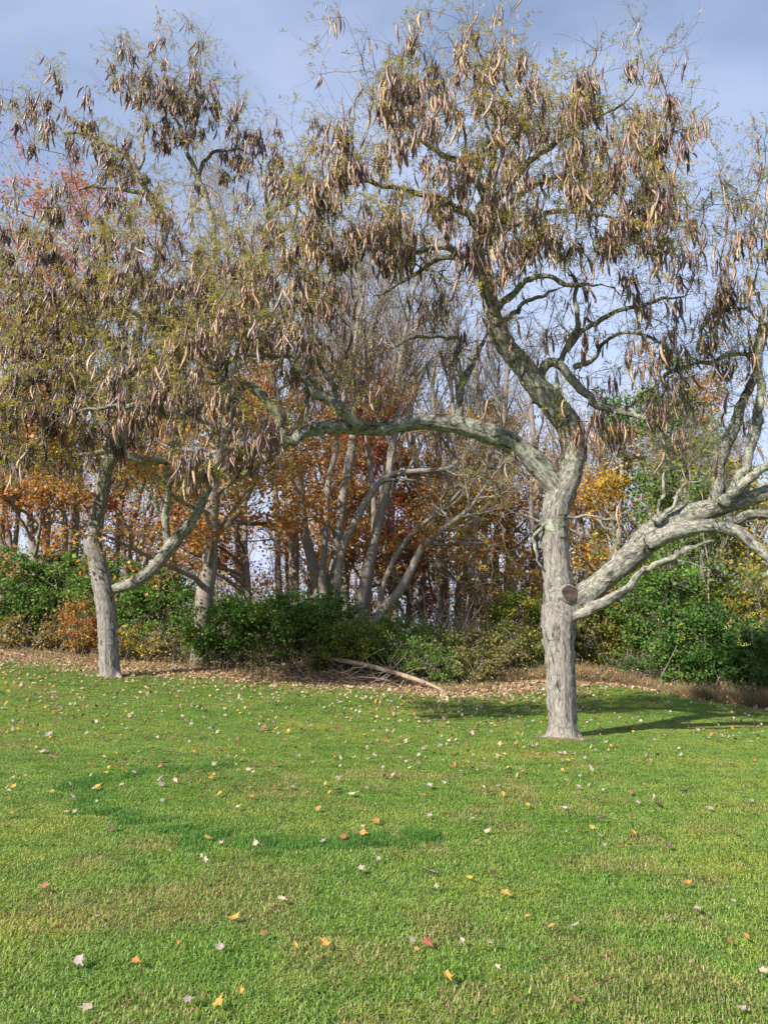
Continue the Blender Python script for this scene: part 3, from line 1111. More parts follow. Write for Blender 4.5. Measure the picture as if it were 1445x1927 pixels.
# px, py, rx, ry, Y, depth radius, tips, pods per tip, leaf share
RB = [
    (905, 110, 60, 60, 10.6, 1.0, 12, 3.0, 0.5), (740, 120, 60, 40, 10.4, 0.8, 6, 2.2, 0.35), (820, 170, 90, 60, 10.4, 1.2, 26, 4.0, 0.55),
    (760, 240, 90, 60, 10.0, 1.3, 24, 5.5, 0.55), (650, 250, 60, 45, 10.0, 1.0, 10, 4.0, 0.4), (930, 235, 110, 80, 10.2, 1.6, 32, 3.6, 0.95),
    (1060, 215, 85, 50, 10.4, 1.5, 20, 3.4, 0.9), (1205, 215, 60, 38, 10.4, 1.2, 14, 3.6, 0.6), (1110, 275, 110, 70, 10.2, 1.6, 26, 4.2, 0.85),
    (1240, 280, 75, 52, 10.4, 1.4, 20, 4.5, 0.6), (960, 310, 130, 70, 9.9, 1.8, 30, 3.6, 1.0), (820, 340, 110, 70, 9.8, 1.8, 26, 4.4, 1.0),
    (1120, 370, 110, 70, 9.6, 1.7, 28, 4.6, 0.9), (660, 400, 100, 60, 9.8, 1.4, 26, 4.6, 1.0), (590, 470, 60, 70, 10.0, 1.2, 18, 4.6, 0.7),
    (720, 440, 90, 45, 9.8, 1.4, 18, 4.4, 0.9), (1000, 420, 120, 60, 9.6, 1.5, 24, 4.6, 0.85), (1180, 440, 100, 60, 9.6, 1.4, 22, 5.0, 0.85),
    (1260, 380, 70, 60, 10.2, 1.2, 12, 3.0, 0.5), (890, 430, 60, 45, 9.2, 0.7, 8, 5.0, 0.6), (930, 500, 40, 40, 9.4, 0.7, 7, 5.0, 0.5),
    (1100, 600, 130, 60, 10.9, 1.2, 20, 1.4, 0.15), (1270, 640, 110, 70, 10.7, 1.0, 22, 2.0, 0.18), (1210, 760, 90, 50, 10.8, 1.0, 16, 2.2, 0.12),
    (870, 600, 90, 60, 11.2, 1.2, 12, 0.7, 0.25), (760, 640, 100, 50, 11.1, 1.2, 14, 0.5, 0.3), (1180, 800, 110, 40, 10.8, 0.9, 16, 3.0, 0.12),
    (1405, 450, 55, 40, 10.2, 0.9, 10, 3.6, 0.6), (1375, 530, 50, 40, 10.2, 0.8, 10, 4.4, 0.6), (1415, 310, 45, 70, 10.4, 0.9, 8, 0.9, 0.4), (1360, 390, 60, 50, 10.4, 0.8, 8, 0.6, 0.6),
    (1380, 800, 80, 90, 10.6, 1.0, 16, 0.3, 0.2), (1500, 420, 60, 120, 10.0, 1.0, 10, 1.5, 0.4),
    (1290, 700, 100, 70, 10.7, 1.0, 26, 0.8, 0.25), (1380, 640, 70, 90, 10.5, 0.9, 18, 0.5, 0.25), (1180, 690, 120, 60, 10.9, 1.0, 22, 0.9, 0.15), (1320, 860, 110, 60, 10.6, 1.0, 26, 0.1, 0.15),
    (1430, 580, 50, 80, 10.2, 0.8, 12, 0.8, 0.4), (1330, 400, 50, 60, 10.4, 0.8, 6, 0.4, 0.6), (1300, 500, 60, 50, 10.3, 0.9, 10, 1.6, 0.7),
    (980, 640, 90, 60, 11.0, 1.0, 18, 0.4, 0.2), (820, 560, 90, 60, 11.0, 1.2, 20, 0.8, 0.3), (840, 700, 90, 60, 11.2, 1.0, 18, 0.1, 0.2), (900, 880, 80, 40, 11.4, 0.9, 12, 0.0, 0.1),
    (560, 400, 60, 60, 10.4, 1.0, 14, 3.4, 0.6), (620, 330, 50, 50, 10.4, 0.9, 12, 3.0, 0.5), (540, 660, 70, 50, 10.5, 1.0, 16, 3.6, 0.5), (400, 770, 80, 40, 10.3, 0.9, 14, 3.2, 0.5),
    # over the left limb, towards the other tree
    (480, 560, 80, 60, 10.3, 1.2, 20, 4.2, 0.55), (590, 590, 60, 60, 10.4, 1.0, 14, 4.0, 0.5), (420, 640, 90, 50, 10.2, 1.2, 20, 3.8, 0.6), (330, 700, 90, 50, 10.2, 1.1, 20, 3.6, 0.6),
    (500, 800, 60, 40, 10.4, 0.8, 16, 4.2, 0.6), (450, 850, 50, 35, 10.2, 0.7, 9, 4.6, 0.6), (370, 870, 45, 30, 10.2, 0.6, 10, 5.0, 0.6), (250, 740, 80, 40, 10.3, 0.9, 14, 3.4, 0.5),
    (720, 740, 60, 50, 11.0, 0.9, 8, 1.2, 0.4), (640, 720, 60, 50, 10.9, 0.8, 8, 0.8, 0.5),
]
TW = np.array((0.16, 0.145, 0.118))
locust(rt, rchains, rnames, RB, LOC_PAL, r_ok, TW, (0.15, 0.37), (0.10, 0.17), 21)

# sawn stub on the trunk
sp0 = at(1054, 1122, YR)
sdir = nrm(np.array((0.30, -0.93, 0.10)))
sb = Bag()
sr = 17.5 * mpp(1062, 1107, YR)
pts = np.array([sp0 + sdir * t for t in (0.02, 0.12, 0.19, 0.235, 0.262, 0.268)])
tube(sb, pts, sr * np.array((1.7, 1.35, 1.14, 1.05, 0.99, 0.9)), 20, (0.6,) * 3)
stub = link("limb_stub", sb.mesh("limb_stub", M_LOCUST), rt)
M_CUT, nt_, n_, l_, b_ = new_mat("weathered_cut_wood")
tc_ = n_.new("ShaderNodeTexCoord")
mp_ = n_.new("ShaderNodeMapping")
mp_.inputs['Scale'].default_value = (14, 14, 14)
l_.new(tc_.outputs['Object'], mp_.inputs['Vector'])
nn_ = N_noise(n_, 1.0, 5, 0.65)
l_.new(mp_.outputs['Vector'], nn_.inputs['Vector'])
cr_ = N_ramp(n_, [(0.35, (0.035, 0.025, 0.022)), (0.65, (0.125, 0.09, 0.078))])
l_.new(nn_.outputs['Fac'], cr_.inputs['Fac'])
l_.new(cr_.outputs['Color'], b_.inputs['Base Color'])
bc_ = n_.new("ShaderNodeBump")
bc_.inputs['Strength'].default_value = 0.8
bc_.inputs['Distance'].default_value = 0.02
l_.new(nn_.outputs['Fac'], bc_.inputs['Height'])
l_.new(bc_.outputs['Normal'], b_.inputs['Normal'])
cb = Bag()
u1 = nrm(np.cross(sdir, (0, 0, 1.0)))
u2 = np.cross(u1, sdir)
a = np.linspace(0, 2 * math.pi, 24, endpoint=False)
rr = sr * 0.92 * (1 + 0.12 * np.sin(2 * a + 1) + 0.04 * np.sin(5 * a))
ring0 = np.cos(a)[:, None] * u1 * rr[:, None] + np.sin(a)[:, None] * u2 * rr[:, None]
V = np.concatenate([ring0, ring0 * 0.86 + sdir * 0.003, ring0 * 0.45 - sdir * 0.003 + u1 * 0.01, [[0, 0, 0]] - sdir * 0.010])
j = np.arange(24)
j2 = (j + 1) % 24
Q = np.concatenate([np.stack([k * 24 + j, k * 24 + j2, k * 24 + 24 + j2, k * 24 + 24 + j], -1) for k in (0, 1)])
T = np.stack([48 + j, 48 + j2, np.full(24, 72)], -1)
cb.add(V, Q, T)
co = bpy.data.objects.new("cut_face", cb.mesh("cut_face", M_CUT))
COL.objects.link(co)
co.parent = stub
co.location = Vector(pts[-1] + sdir * 0.015)
co.matrix_parent_inverse = Matrix.Identity(4)
co.location = Vector(pts[-1] + sdir * 0.015)
co['label'] = "grey-brown sawn end of the cut limb"

# ---- the farther tree on the left
YL = LT_BASE[1]
lt = thing("honey_locust_tree", "tall honey locust whose leaning pale trunk forks low beside the green shrubs", "tree", LT_BASE)
LC = [
    ("trunk", y_([(209, 1284, 23), (208, 1272, 20.5), (206, 1245, 18.5), (204, 1200, 18), (202, 1165, 18), (198, 1130, 18), (193, 1100, 18), (187, 1065, 16.5), (180, 1040, 17), (174, 1022, 16),
                  (178, 1000, 14), (185, 970, 13), (190, 940, 12.3), (194, 910, 12.6), (201, 882, 13), (215, 856, 12), (226, 825, 10.5), (235, 780, 10), (245, 720, 9.5), (256, 650, 9), (275, 560, 8.5), (300, 480, 8), (312, 428, 7.5),
                  (306, 408, 7.5), (285, 375, 7), (257, 322, 6.5), (235, 290, 5.5), (190, 266, 4.5), (150, 250, 3.5), (110, 240, 2.5)], YL, YL - 0.5)),
    ("trunk", y_([(212, 1262, 10), (224, 1274, 8), (236, 1282, 4)], YL, YL - 0.2)),
    ("trunk", y_([(205, 1262, 10), (194, 1276, 8), (188, 1283, 5)], YL, YL - 0.2)),
    ("trunk", y_([(180, 1036, 12), (166, 1038, 9), (156, 1036, 5)], YL, YL - 0.1)),
    ("limb#R", y_([(198, 1130, 13), (212, 1110, 11), (240, 1102, 11), (270, 1086, 11.5), (295, 1062, 12), (316, 1036, 12), (340, 1006, 11), (360, 984, 9.5), (376, 955, 8.5), (395, 915, 7.2), (410, 880, 7), (420, 850, 6.5),
                   (426, 800, 7), (420, 740, 7), (408, 660, 7), (400, 560, 7), (404, 480, 7), (400, 418, 6.5), (386, 365, 6.5), (371, 330, 6.5), (356, 290, 5.8), (336, 235, 4.5), (318, 195, 3.5), (330, 140, 2.5)], YL, YL - 0.8)),
    ("limb#R2", y_([(322, 1032, 10), (313, 1005, 8), (312, 970, 7.5), (317, 940, 7), (313, 900, 6.3), (312, 870, 6.5), (298, 866, 8.5), (280, 868, 9), (255, 862, 8.5), (230, 850, 8.5), (210, 846, 8), (190, 852, 6.5), (165, 857, 5), (120, 860, 3.5), (70, 850, 2.5)], YL, YL - 1.2)),
    ("limb#R3", y_([(316, 990, 5.5), (298, 960, 5), (280, 930, 4.8), (258, 908, 4.3), (235, 884, 3.5)], YL - 0.05, YL - 0.4)),
    ("limb#R4", y_([(414, 700, 7), (395, 680, 7.5), (372, 652, 8), (340, 632, 7.5), (305, 614, 7), (270, 600, 6), (235, 580, 5), (200, 570, 4), (150, 560, 3)], YL - 0.5, YL - 1.8)),
    ("limb#R5", y_([(421, 760, 7), (440, 690, 7), (462, 610, 7), (482, 530, 6.5), (500, 455, 6.5), (507, 412, 6.5), (500, 370, 5), (493, 330, 4), (480, 280, 3)], YL - 0.4, YL - 0.2)),
    ("limb#R5b", y_([(507, 408, 5), (535, 385, 4.5), (560, 365, 4), (575, 320, 3), (565, 270, 2.5)], YL - 0.2, YL)),
    ("limb#R6", y_([(372, 335, 5), (385, 308, 4.5), (400, 290, 4), (430, 280, 3.5), (470, 290, 2.5)], YL - 0.7, YL - 0.9)),
    ("limb#R7", y_([(318, 870, 7), (330, 830, 7.5), (345, 780, 7), (350, 720, 7), (340, 660, 6), (330, 590, 5), (310, 520, 4)], YL - 0.6, YL - 2.2)),
    ("limb#T2", y_([(238, 770, 8.5), (190, 735, 8), (130, 705, 7), (70, 685, 5.5), (0, 670, 4), (-60, 660, 3)], YL - 0.3, YL - 2.6)),
    ("limb#T3", y_([(250, 690, 8), (190, 625, 7), (130, 585, 6), (60, 540, 4.5), (0, 510, 3.5)], YL - 0.3, YL - 1.4)),
    ("limb#T4", y_([(262, 620, 7.5), (205, 545, 6.5), (150, 480, 5.5), (95, 430, 4.5), (40, 395, 3.5), (-20, 370, 2.5)], YL - 0.3, YL + 1.0)),
    ("limb#T5", y_([(306, 395, 6), (270, 370, 5), (230, 358, 5), (180, 352, 4.5), (140, 360, 3.5)], YL - 0.4, YL - 1.0)),
    ("limb#T6", y_([(258, 322, 4.5), (268, 300, 4), (266, 270, 3.5), (280, 230, 3)], YL - 0.4, YL - 0.2)),
]
lnames = [a for a, _ in LC]
lchains = [tapered(px_chain(c, 0.08), n_) for n_, c in LC]
ll_ = [0.3 if n_ == "trunk" else 0.6 for n_ in lnames]
remesh_tree(lchains, lnames, 0.019, lt, M_LOCUST, ll_)


def l_ok(nm, f, c):
    if nm == "trunk":
        return f > 0.55
    if nm == "limb#R":
        return f > 0.5
    return f > 0.25


LB = [
    (370, 110, 60, 40, 16.0, 1.0, 12, 2.0, 0.5), (270, 130, 80, 40, 16.2, 1.2, 26, 4.2, 0.4), (350, 170, 80, 50, 16.0, 1.2, 30, 4.2, 0.4), (320, 220, 70, 40, 16.0, 1.0, 20, 4.2, 0.45), (420, 170, 40, 40, 16.0, 0.8, 8, 1.5, 0.2),
    (150, 190, 80, 45, 16.0, 1.4, 26, 4.4, 0.55), (60, 200, 70, 50, 16.5, 1.4, 14, 2.8, 0.5), (110, 260, 90, 60, 16.0, 1.6, 20, 3.6, 0.4), (220, 290, 80, 45, 16.0, 1.4, 22, 4.2, 0.6), (380, 240, 60, 40, 16.0, 1.2, 16, 4.0, 0.45),
    (450, 270, 70, 45, 16.4, 1.2, 24, 4.4, 0.9), (530, 270, 60, 45, 16.8, 1.2, 16, 3.2, 0.6), (590, 260, 50, 55, 16.8, 1.0, 10, 2.6, 0.4), (250, 350, 80, 45, 15.8, 1.4, 16, 3.0, 0.4), (190, 410, 80, 40, 15.6, 1.4, 22, 4.4, 0.6),
    (60, 350, 90, 60, 16.0, 1.6, 18, 2.8, 0.4), (60, 440, 90, 50, 15.5, 1.6, 24, 4.2, 0.6), (330, 440, 90, 45, 15.5, 1.6, 24, 2.2, 1.5), (420, 480, 80, 45, 15.5, 1.6, 22, 3.2, 1.3), (240, 500, 90, 45, 15.2, 1.6, 26, 3.2, 1.2),
    (130, 510, 90, 50, 15.2, 1.6, 26, 4.8, 0.7), (520, 470, 70, 50, 15.8, 1.4, 16, 3.4, 0.8), (40, 560, 90, 60, 14.5, 1.4, 28, 4.8, 0.7), (160, 590, 100, 50, 14.8, 1.4, 32, 5.2, 0.6), (300, 560, 90, 50, 14.8, 1.5, 28, 4.8, 0.8),
    (260, 640, 100, 50, 14.6, 1.4, 28, 4.2, 0.9), (370, 600, 80, 50, 15.0, 1.2, 18, 4.2, 0.7), (60, 660, 90, 60, 14.0, 1.2, 30, 4.6, 0.7), (170, 700, 90, 45, 14.4, 1.2, 24, 3.6, 0.8), (40, 770, 80, 50, 14.0, 1.2, 26, 3.8, 0.5), (110, 740, 90, 50, 14.0, 1.2, 26, 3.8, 0.6), (220, 770, 90, 45, 14.2, 1.2, 22, 2.6, 0.6), (20, 840, 70, 40, 14.2, 1.0, 18, 2.4, 0.4), (120, 870, 90, 35, 14.6, 1.0, 16, 0.8, 0.4), (230, 890, 60, 30, 15.4, 0.8, 10, 0.2, 0.3),
    (430, 560, 80, 50, 15.2, 1.3, 20, 3.6, 0.8), (460, 420, 70, 50, 15.8, 1.2, 14, 2.0, 0.7), (400, 350, 60, 50, 15.8, 1.0, 10, 1.6, 0.3),
    (130, 790, 90, 40, 14.6, 1.0, 16, 1.8, 0.5), (180, 830, 60, 30, 15.0, 0.9, 9, 3.0, 0.3), (280, 820, 80, 40, 15.6, 1.0, 12, 0.6, 0.5), (320, 900, 70, 40, 16.4, 0.9, 14, 0.8, 0.9), (60, 860, 90, 30, 15.2, 1.0, 10, 0.2, 0.3), (-60, 500, 70, 200, 15.0, 1.6, 30, 3.5, 0.5),
]
locust(lt, lchains, lnames, LB, LOC_PAL, l_ok, TW * np.array((1.0, 1.0, 0.97)), (0.17, 0.40), (0.14, 0.22), 33, 3.0, 10.0, [(1.8, (0.34, 0.215, 0.115)), (2.4, (0.25, 0.145, 0.09)), (2.8, (0.17, 0.095, 0.082)), (2.8, (0.10, 0.055, 0.06)), (1.2, (0.26, 0.18, 0.16))])

# ------------------------------------------------------------------ woodland behind
ORANGE = [(4, (0.46, 0.20, 0.05)), (3, (0.50, 0.29, 0.06)), (1.5, (0.36, 0.13, 0.045)), (1.2, (0.28, 0.25, 0.06))]
GOLD = [(4, (0.56, 0.33, 0.04)), (2, (0.50, 0.38, 0.06)), (1, (0.30, 0.25, 0.045)), (0.8, (0.44, 0.18, 0.03))]
RED = [(3, (0.50, 0.13, 0.06)), (2, (0.52, 0.20, 0.05)), (1.2, (0.52, 0.16, 0.13))]
PINK = [(3, (0.52, 0.13, 0.14)), (2, (0.50, 0.18, 0.07))]
RUST = [(3, (0.42, 0.18, 0.06)), (2, (0.50, 0.23, 0.05)), (1, (0.28, 0.14, 0.07))]
GREEN = [(4, (0.10, 0.20, 0.038)), (3, (0.14, 0.25, 0.045)), (1.5, (0.19, 0.30, 0.055)), (0.35, (0.26, 0.25, 0.05))]
DGREEN = [(4, (0.075, 0.165, 0.034)), (2, (0.09, 0.19, 0.038)), (0.8, (0.15, 0.25, 0.045))]
YGREEN = [(3, (0.17, 0.235, 0.032)), (2, (0.26, 0.27, 0.036)), (1.5, (0.10, 0.18, 0.03)), (0.8, (0.33, 0.26, 0.035))]
YELLOW = [(3, (0.44, 0.35, 0.045)), (2, (0.32, 0.29, 0.04)), (1.3, (0.42, 0.22, 0.03)), (1, (0.10, 0.14, 0.025))]
MIXED = [(2, (0.28, 0.26, 0.075)), (2, (0.38, 0.25, 0.08)), (1.5, (0.18, 0.20, 0.05)), (1, (0.46, 0.38, 0.24))]
BROWNW = np.array((0.18, 0.148, 0.12))
GREYW = np.array((0.27, 0.24, 0.21))


def bg_tree(name, label, path, Y, H, pal=None, leaves=0, leaf_s=0.09, l1=16, l1len=0.30, f0=0.35, wood=GREYW, ang=(25, 50), up=0.22, leaf_top=9.0, z0leaf=0.0, fine=8, tone=1.0, sides=10):
    """path: traced (px, py, half width px) from the base up; grows on to height H (m)"""
    pz = [at(p[0], p[1], Y) for p in path]
    b = pz[0].copy()
    g0 = float(gz(b[0], b[1]))
    t = thing(name, label, "tree", (b[0], b[1], g0))
    pr = [p[2] * mpp(p[0], p[1], Y) for p in path]
    pts = [np.array((b[0] + 0.03 * (b[0] - pz[1][0]), b[1], g0 - 0.1))] + [p for p in pz if p[2] > g0 + 0.25]
    rad = [max(pr[0] * 1.25, 0.03)] + [r for p, r in zip(pz, pr) if p[2] > g0 + 0.25]
    d = nrm(pts[-1] - pts[-2])
    top, r, zt = pts[-1], rad[-1], g0 + H
    ns = max(3, int((zt - top[2]) / 1.3))
    for k in range(ns):
        d = nrm(d + rng.normal(size=3) * 0.10 + np.array((0, 0, 0.12)))
        top = top + d * (zt - pts[len(pr) if False else -1][2]) / max(ns - k, 1)
        pts.append(top)
        rad.append(r * (1 - (k + 1) / ns) + 0.012)
    C = catmull(np.column_stack([np.array(pts), rad]), 0.35)
    C[:, :3] += (np.stack([vnoise(C[:, :3] * 0.7 + k * 17) for k in range(3)], -1) - 0.5) * 0.10
    tb = Bag()
    rr = C[:, 3] * (1 + 0.18 * (vnoise(C[:, :3] * 2.1 + 5) - 0.5))
    tube(tb, C[:, :3], rr, sides, (0.4,) * 3)
    n = len(C)
    Pm = C[None, :, :3]
    S, D, rad1, tt, _ = sprout(Pm, C[None, :, 3], l1, ang, f0)
    L1 = H * l1len * (1.15 - 0.75 * tt) * rng.uniform(0.7, 1.25, l1)
    P1, R1 = grow(S, D, L1, np.minimum(rad1 * 0.6, 0.09), 0.012, 6, 0.14, up * 0.5)
    for i in range(l1):
        tube(tb, P1[i], R1[i], 5, (0.4,) * 3, cap=False)
    link("trunk", tb.mesh("trunk", M_BGBARK), t)
    tw = Bag()
    S, D, rad2, _, b2 = sprout(P1, R1, 6, (25, 55), 0.2)
    P2, R2 = grow(S, D, L1[b2] * rng.uniform(0.3, 0.55, len(S)), np.minimum(rad2 * 0.6, 0.018), 0.006, 4, 0.16, up * 0.45)
    edges_of(tw, P2, R2, 3, wood[None].repeat(len(P2) * 4, 0))
    S, D, rad3, _, b3 = sprout(P2, R2, fine, (22, 50), 0.15)
    L3 = np.linalg.norm(P2[b3, -1] - P2[b3, 0], axis=1) * rng.uniform(0.3, 0.65, len(S))
    P3, R3 = grow(S, D, L3, 0.007, 0.0035, 3, 0.18, up * 0.4)
    edges_of(tw, P3, R3, 3, (wood[None] * 0.9).repeat(len(P3) * 3, 0))
    o = link("twigs", tw.mesh("twigs", M_TWIG), t)
    o['kind'] = 'stuff'
    leaves = int(leaves * (1.6 if pal is RED and H > 15 else 1.0))
    if leaves:
        # leaves come in sprays: some twigs are thick with them, others bare
        wgt = vnoise(P3[:, 2] * 0.9 + 3) ** 2.5 + 0.01
        wgt = wgt * np.exp(-(np.maximum(P3[:, 2, 2] - g0, 0) / (leaf_top * H)) ** 4)
        bi = rng.choice(len(P3), leaves, p=wgt / wgt.sum())
        k = rng.integers(1, 4, leaves)
        Lp = P3[bi, k] + rng.normal(size=(leaves, 3)) * 0.11
        tone_c = 0.75 + 0.5 * vnoise(Lp * 1.1 + 40)
        c = pick(pal, leaves, 0.25) * tone * (0.75 + 0.35 * tone_c[:, None])
        lb = Bag()
        leaf_quads(lb, Lp, leaf_s * rng.uniform(0.65, 1.3, leaves), c, 0.5, 0.4, 0.45)
        link("crown", lb.mesh("crown", M_LEAF), t)
    return t


rng = np.random.default_rng(77)
# --- trunks traced in the photograph
bg_tree("maple_tree", "stout brown maple trunk with orange leaves just behind the lawn's leafy edge",
        [(376, 1262, 18), (378, 1220, 16), (383, 1150, 17), (390, 1080, 15), (398, 1000, 13), (406, 920, 11), (412, 860, 9)], 20.5, 11, ORANGE, 6500, 0.10, 22, 0.32, 0.16, BROWNW, (45, 80), 0.05, leaf_top=0.5)
bg_tree("woodland_tree", "brown leaning stem at the left of the clustered trunks above the dark green shrub",
        [(600, 1212, 16), (600, 1150, 14), (597, 1090, 11), (580, 1030, 10), (566, 960, 9), (555, 900, 9), (540, 840, 8), (520, 740, 6)], 23.0, 12.9, ORANGE, 900, 0.09, 12, 0.22, 0.5, leaf_top=0.5)
bg_tree("woodland_tree", "thin dark upright stem between the thicker clustered trunks",
        [(606, 1212, 10), (607, 1120, 8), (611, 1050, 6.5), (616, 970, 6), (622, 900, 6), (634, 850, 5.5), (640, 790, 5), (668, 650, 4)], 22.6, 13, None, 0, 0.09, 12, 0.22, 0.5, BROWNW)
bg_tree("woodland_tree", "pale grey straight trunk leaning right out of the clustered stems",
        [(614, 1212, 14), (622, 1120, 12), (632, 1050, 11), (640, 980, 10), (652, 910, 9.5), (662, 850, 9), (672, 780, 8), (700, 640, 6)], 23.4, 13.8, RUST, 700, 0.09, 16, 0.24, 0.5, leaf_top=0.5)
bg_tree("woodland_tree", "dark stem that bends over to the right in a long arch behind the lawn tree",
        [(626, 1205, 9), (634, 1090, 8), (645, 1035, 7.5), (662, 990, 7), (690, 940, 6.5), (712, 908, 6.5), (740, 890, 6), (790, 885, 5), (845, 880, 4.5), (880, 850, 3.5)], 22.0, 7.2, ORANGE, 300, 0.08, 12, 0.25, 0.55, BROWNW, (40, 75), 0.1, leaf_top=0.5)
bg_tree("woodland_tree", "grey trunk with a twin stem just right of the dark green shrub",
        [(670, 1205, 13), (677, 1140, 11), (690, 1080, 10), (700, 1030, 9.5), (716, 960, 9), (730, 905, 8.5), (738, 850, 7), (745, 760, 6)], 22.5, 12.9, RUST, 900, 0.09, 14, 0.24, 0.5, leaf_top=0.5)
bg_tree("woodland_tree", "slender pale twin stem close behind the grey trunk right of the dark shrub",
        [(688, 1195, 7), (693, 1120, 6), (700, 1040, 6), (704, 960, 5.5), (700, 900, 5), (690, 820, 4)], 23.2, 12.0, PINK, 800, 0.08, 10, 0.2, 0.5, leaf_top=0.5)
bg_tree("woodland_tree", "low trunk slanting up to the right with a tuft of fine twigs",
        [(700, 1185, 10), (725, 1145, 9), (752, 1115, 8.5), (772, 1075, 7.5), (792, 1030, 6.5), (815, 1005, 6), (846, 984, 5)], 21.5, 6.2, ORANGE, 900, 0.08, 14, 0.35, 0.5, GREYW, (35, 80), 0.1, leaf_top=0.5)
bg_tree("woodland_tree", "thinner leaning stem parallel to and left of the low slanting trunk",
        [(712, 1160, 6), (725, 1090, 5), (740, 1052, 5), (765, 1015, 4.5), (792, 988, 4), (830, 960, 3)], 22.5, 7.5, GOLD, 700, 0.08, 12, 0.3, 0.5, GREYW, (35, 75), 0.15, leaf_top=0.5)
bg_tree("woodland_tree", "dark vertical trunk standing behind the leaning brown stem of the cluster",
        [(552, 1150, 10), (552, 1080, 10), (551, 1000, 9.5), (549, 930, 9), (542, 880, 8.5), (530, 840, 8), (515, 740, 6)], 27, 15.5, RUST, 900, 0.09, 16, 0.22, 0.5, BROWNW, leaf_top=0.5)
bg_tree("woodland_tree", "slim grey trunk between the orange maple and the dark vertical trunk",
        [(526, 1150, 7), (524, 1050, 6), (520, 960, 6), (512, 880, 5), (500, 760, 4.5)], 29, 14.6, ORANGE, 1600, 0.09, 16, 0.22, 0.35, leaf_top=0.5)
bg_tree("woodland_tree", "dark trunk cut off by the picture's left edge above the shrubs",
        [(2, 1140, 9), (3, 1040, 8), (4, 960, 7), (2, 880, 6.5), (-2, 780, 5)], 26, 14.6, RED, 2600, 0.10, 18, 0.24, 0.4, BROWNW, leaf_top=0.5)
bg_tree("woodland_tree", "thin upright stem second from the left edge, leaves rust coloured around it",
        [(24, 1120, 5.5), (28, 1050, 4.5), (33, 985, 4), (36, 930, 4), (30, 860, 3.5)], 25, 11.2, RUST, 2300, 0.10, 14, 0.24, 0.25, leaf_top=0.5)
bg_tree("woodland_tree", "dark crooked trunk broken off among gold leaves left of the pale pole stem",
        [(86, 1120, 9), (87, 1040, 8), (91, 990, 7.5), (88, 945, 7), (80, 900, 6), (75, 830, 5)], 26, 12.9, GOLD, 2600, 0.10, 16, 0.24, 0.3, BROWNW, leaf_top=0.5)
bg_tree("woodland_tree", "slender grey stem leaning left above the left shrubs",
        [(116, 1110, 6), (122, 1040, 5), (127, 1000, 4.6), (118, 950, 4.2), (104, 905, 4), (94, 860, 3.5)], 24, 10.3, GOLD, 1500, 0.10, 12, 0.24, 0.35, leaf_top=0.5)
bg_tree("woodland_tree", "smooth pale grey pole stem leaning slightly right beside the left lawn tree",
        [(136, 1110, 7), (141, 1030, 6.5), (146, 970, 6), (151, 900, 5.5), (155, 840, 5), (160, 740, 4)], 24.5, 12.9, GOLD, 600, 0.09, 12, 0.22, 0.5, np.array((0.24, 0.215, 0.185)), leaf_top=0.5)
bg_tree("woodland_tree", "grey trunk standing just right of the left lawn tree's upper trunk",
        [(219, 1110, 7), (221, 1030, 6), (226, 960, 5.5), (236, 905, 5), (245, 820, 4.5)], 27, 14.6, GOLD, 2200, 0.10, 16, 0.24, 0.25, leaf_top=0.5)
bg_tree("woodland_tree", "thin upright stem, leftmost of three in the left lawn tree's fork",
        [(243, 1110, 5), (246, 1040, 4.3), (252, 980, 4), (262, 930, 3.5), (266, 840, 3)], 26, 12.0, RED, 1500, 0.09, 12, 0.24, 0.3, leaf_top=0.5)
bg_tree("woodland_tree", "right-slanting stem, middle of three in the left lawn tree's fork",
        [(254, 1110, 5), (262, 1040, 4.5), (277, 995, 4.3), (290, 950, 4), (305, 880, 3)], 25, 11.2, ORANGE, 1500, 0.09, 12, 0.24, 0.3, leaf_top=0.5)
bg_tree("woodland_tree", "stem slanting most, rightmost of the three in the left lawn tree's fork",
        [(266, 1110, 5), (282, 1030, 4), (300, 985, 4), (315, 930, 3.5), (330, 850, 3)], 28, 12.0, GOLD, 1800, 0.09, 12, 0.24, 0.3, leaf_top=0.5)
bg_tree("woodland_tree", "dark slim trunk in the thicket below the arching limb",
        [(826, 1240, 7), (826, 1130, 6), (827, 1040, 5.5), (829, 960, 5), (826, 880, 4.5), (815, 760, 4)], 27, 12.0, ORANGE, 1500, 0.09, 14, 0.24, 0.35, BROWNW, leaf_top=0.5)
bg_tree("woodland_tree", "trunk wrapped in brown vines left of the yellow-green shrub",
        [(877, 1230, 8), (877, 1130, 6.5), (874, 1040, 6), (868, 950, 5), (858, 860, 4.5), (850, 740, 4)], 27.5, 13.8, GOLD, 1300, 0.09, 16, 0.24, 0.35, BROWNW, leaf_top=0.5)
bg_tree("woodland_tree", "grey trunk left of the twin pair behind the right lawn tree's trunk",
        [(910, 1200, 8), (911, 1060, 6.5), (912, 960, 6), (906, 880, 5.5), (900, 780, 5)], 31, 14.6, GOLD, 1300, 0.09, 16, 0.24, 0.4, leaf_top=0.5)
bg_tree("woodland_tree", "brown-grey trunk, right one of the pair behind the right lawn tree",
        [(929, 1200, 8), (932, 1060, 7), (936, 980, 6.5), (945, 890, 5.5), (950, 780, 5)], 30, 13.8, ORANGE, 900, 0.09, 16, 0.24, 0.4, leaf_top=0.5)
bg_tree("woodland_tree", "pale trunk showing in the gap just left of the right lawn tree",
        [(1003, 1200, 8), (1005, 1080, 7), (1008, 1000, 6.5), (1010, 920, 6), (1004, 820, 5)], 29, 12.9, GOLD, 900, 0.09, 16, 0.24, 0.45, leaf_top=0.5)
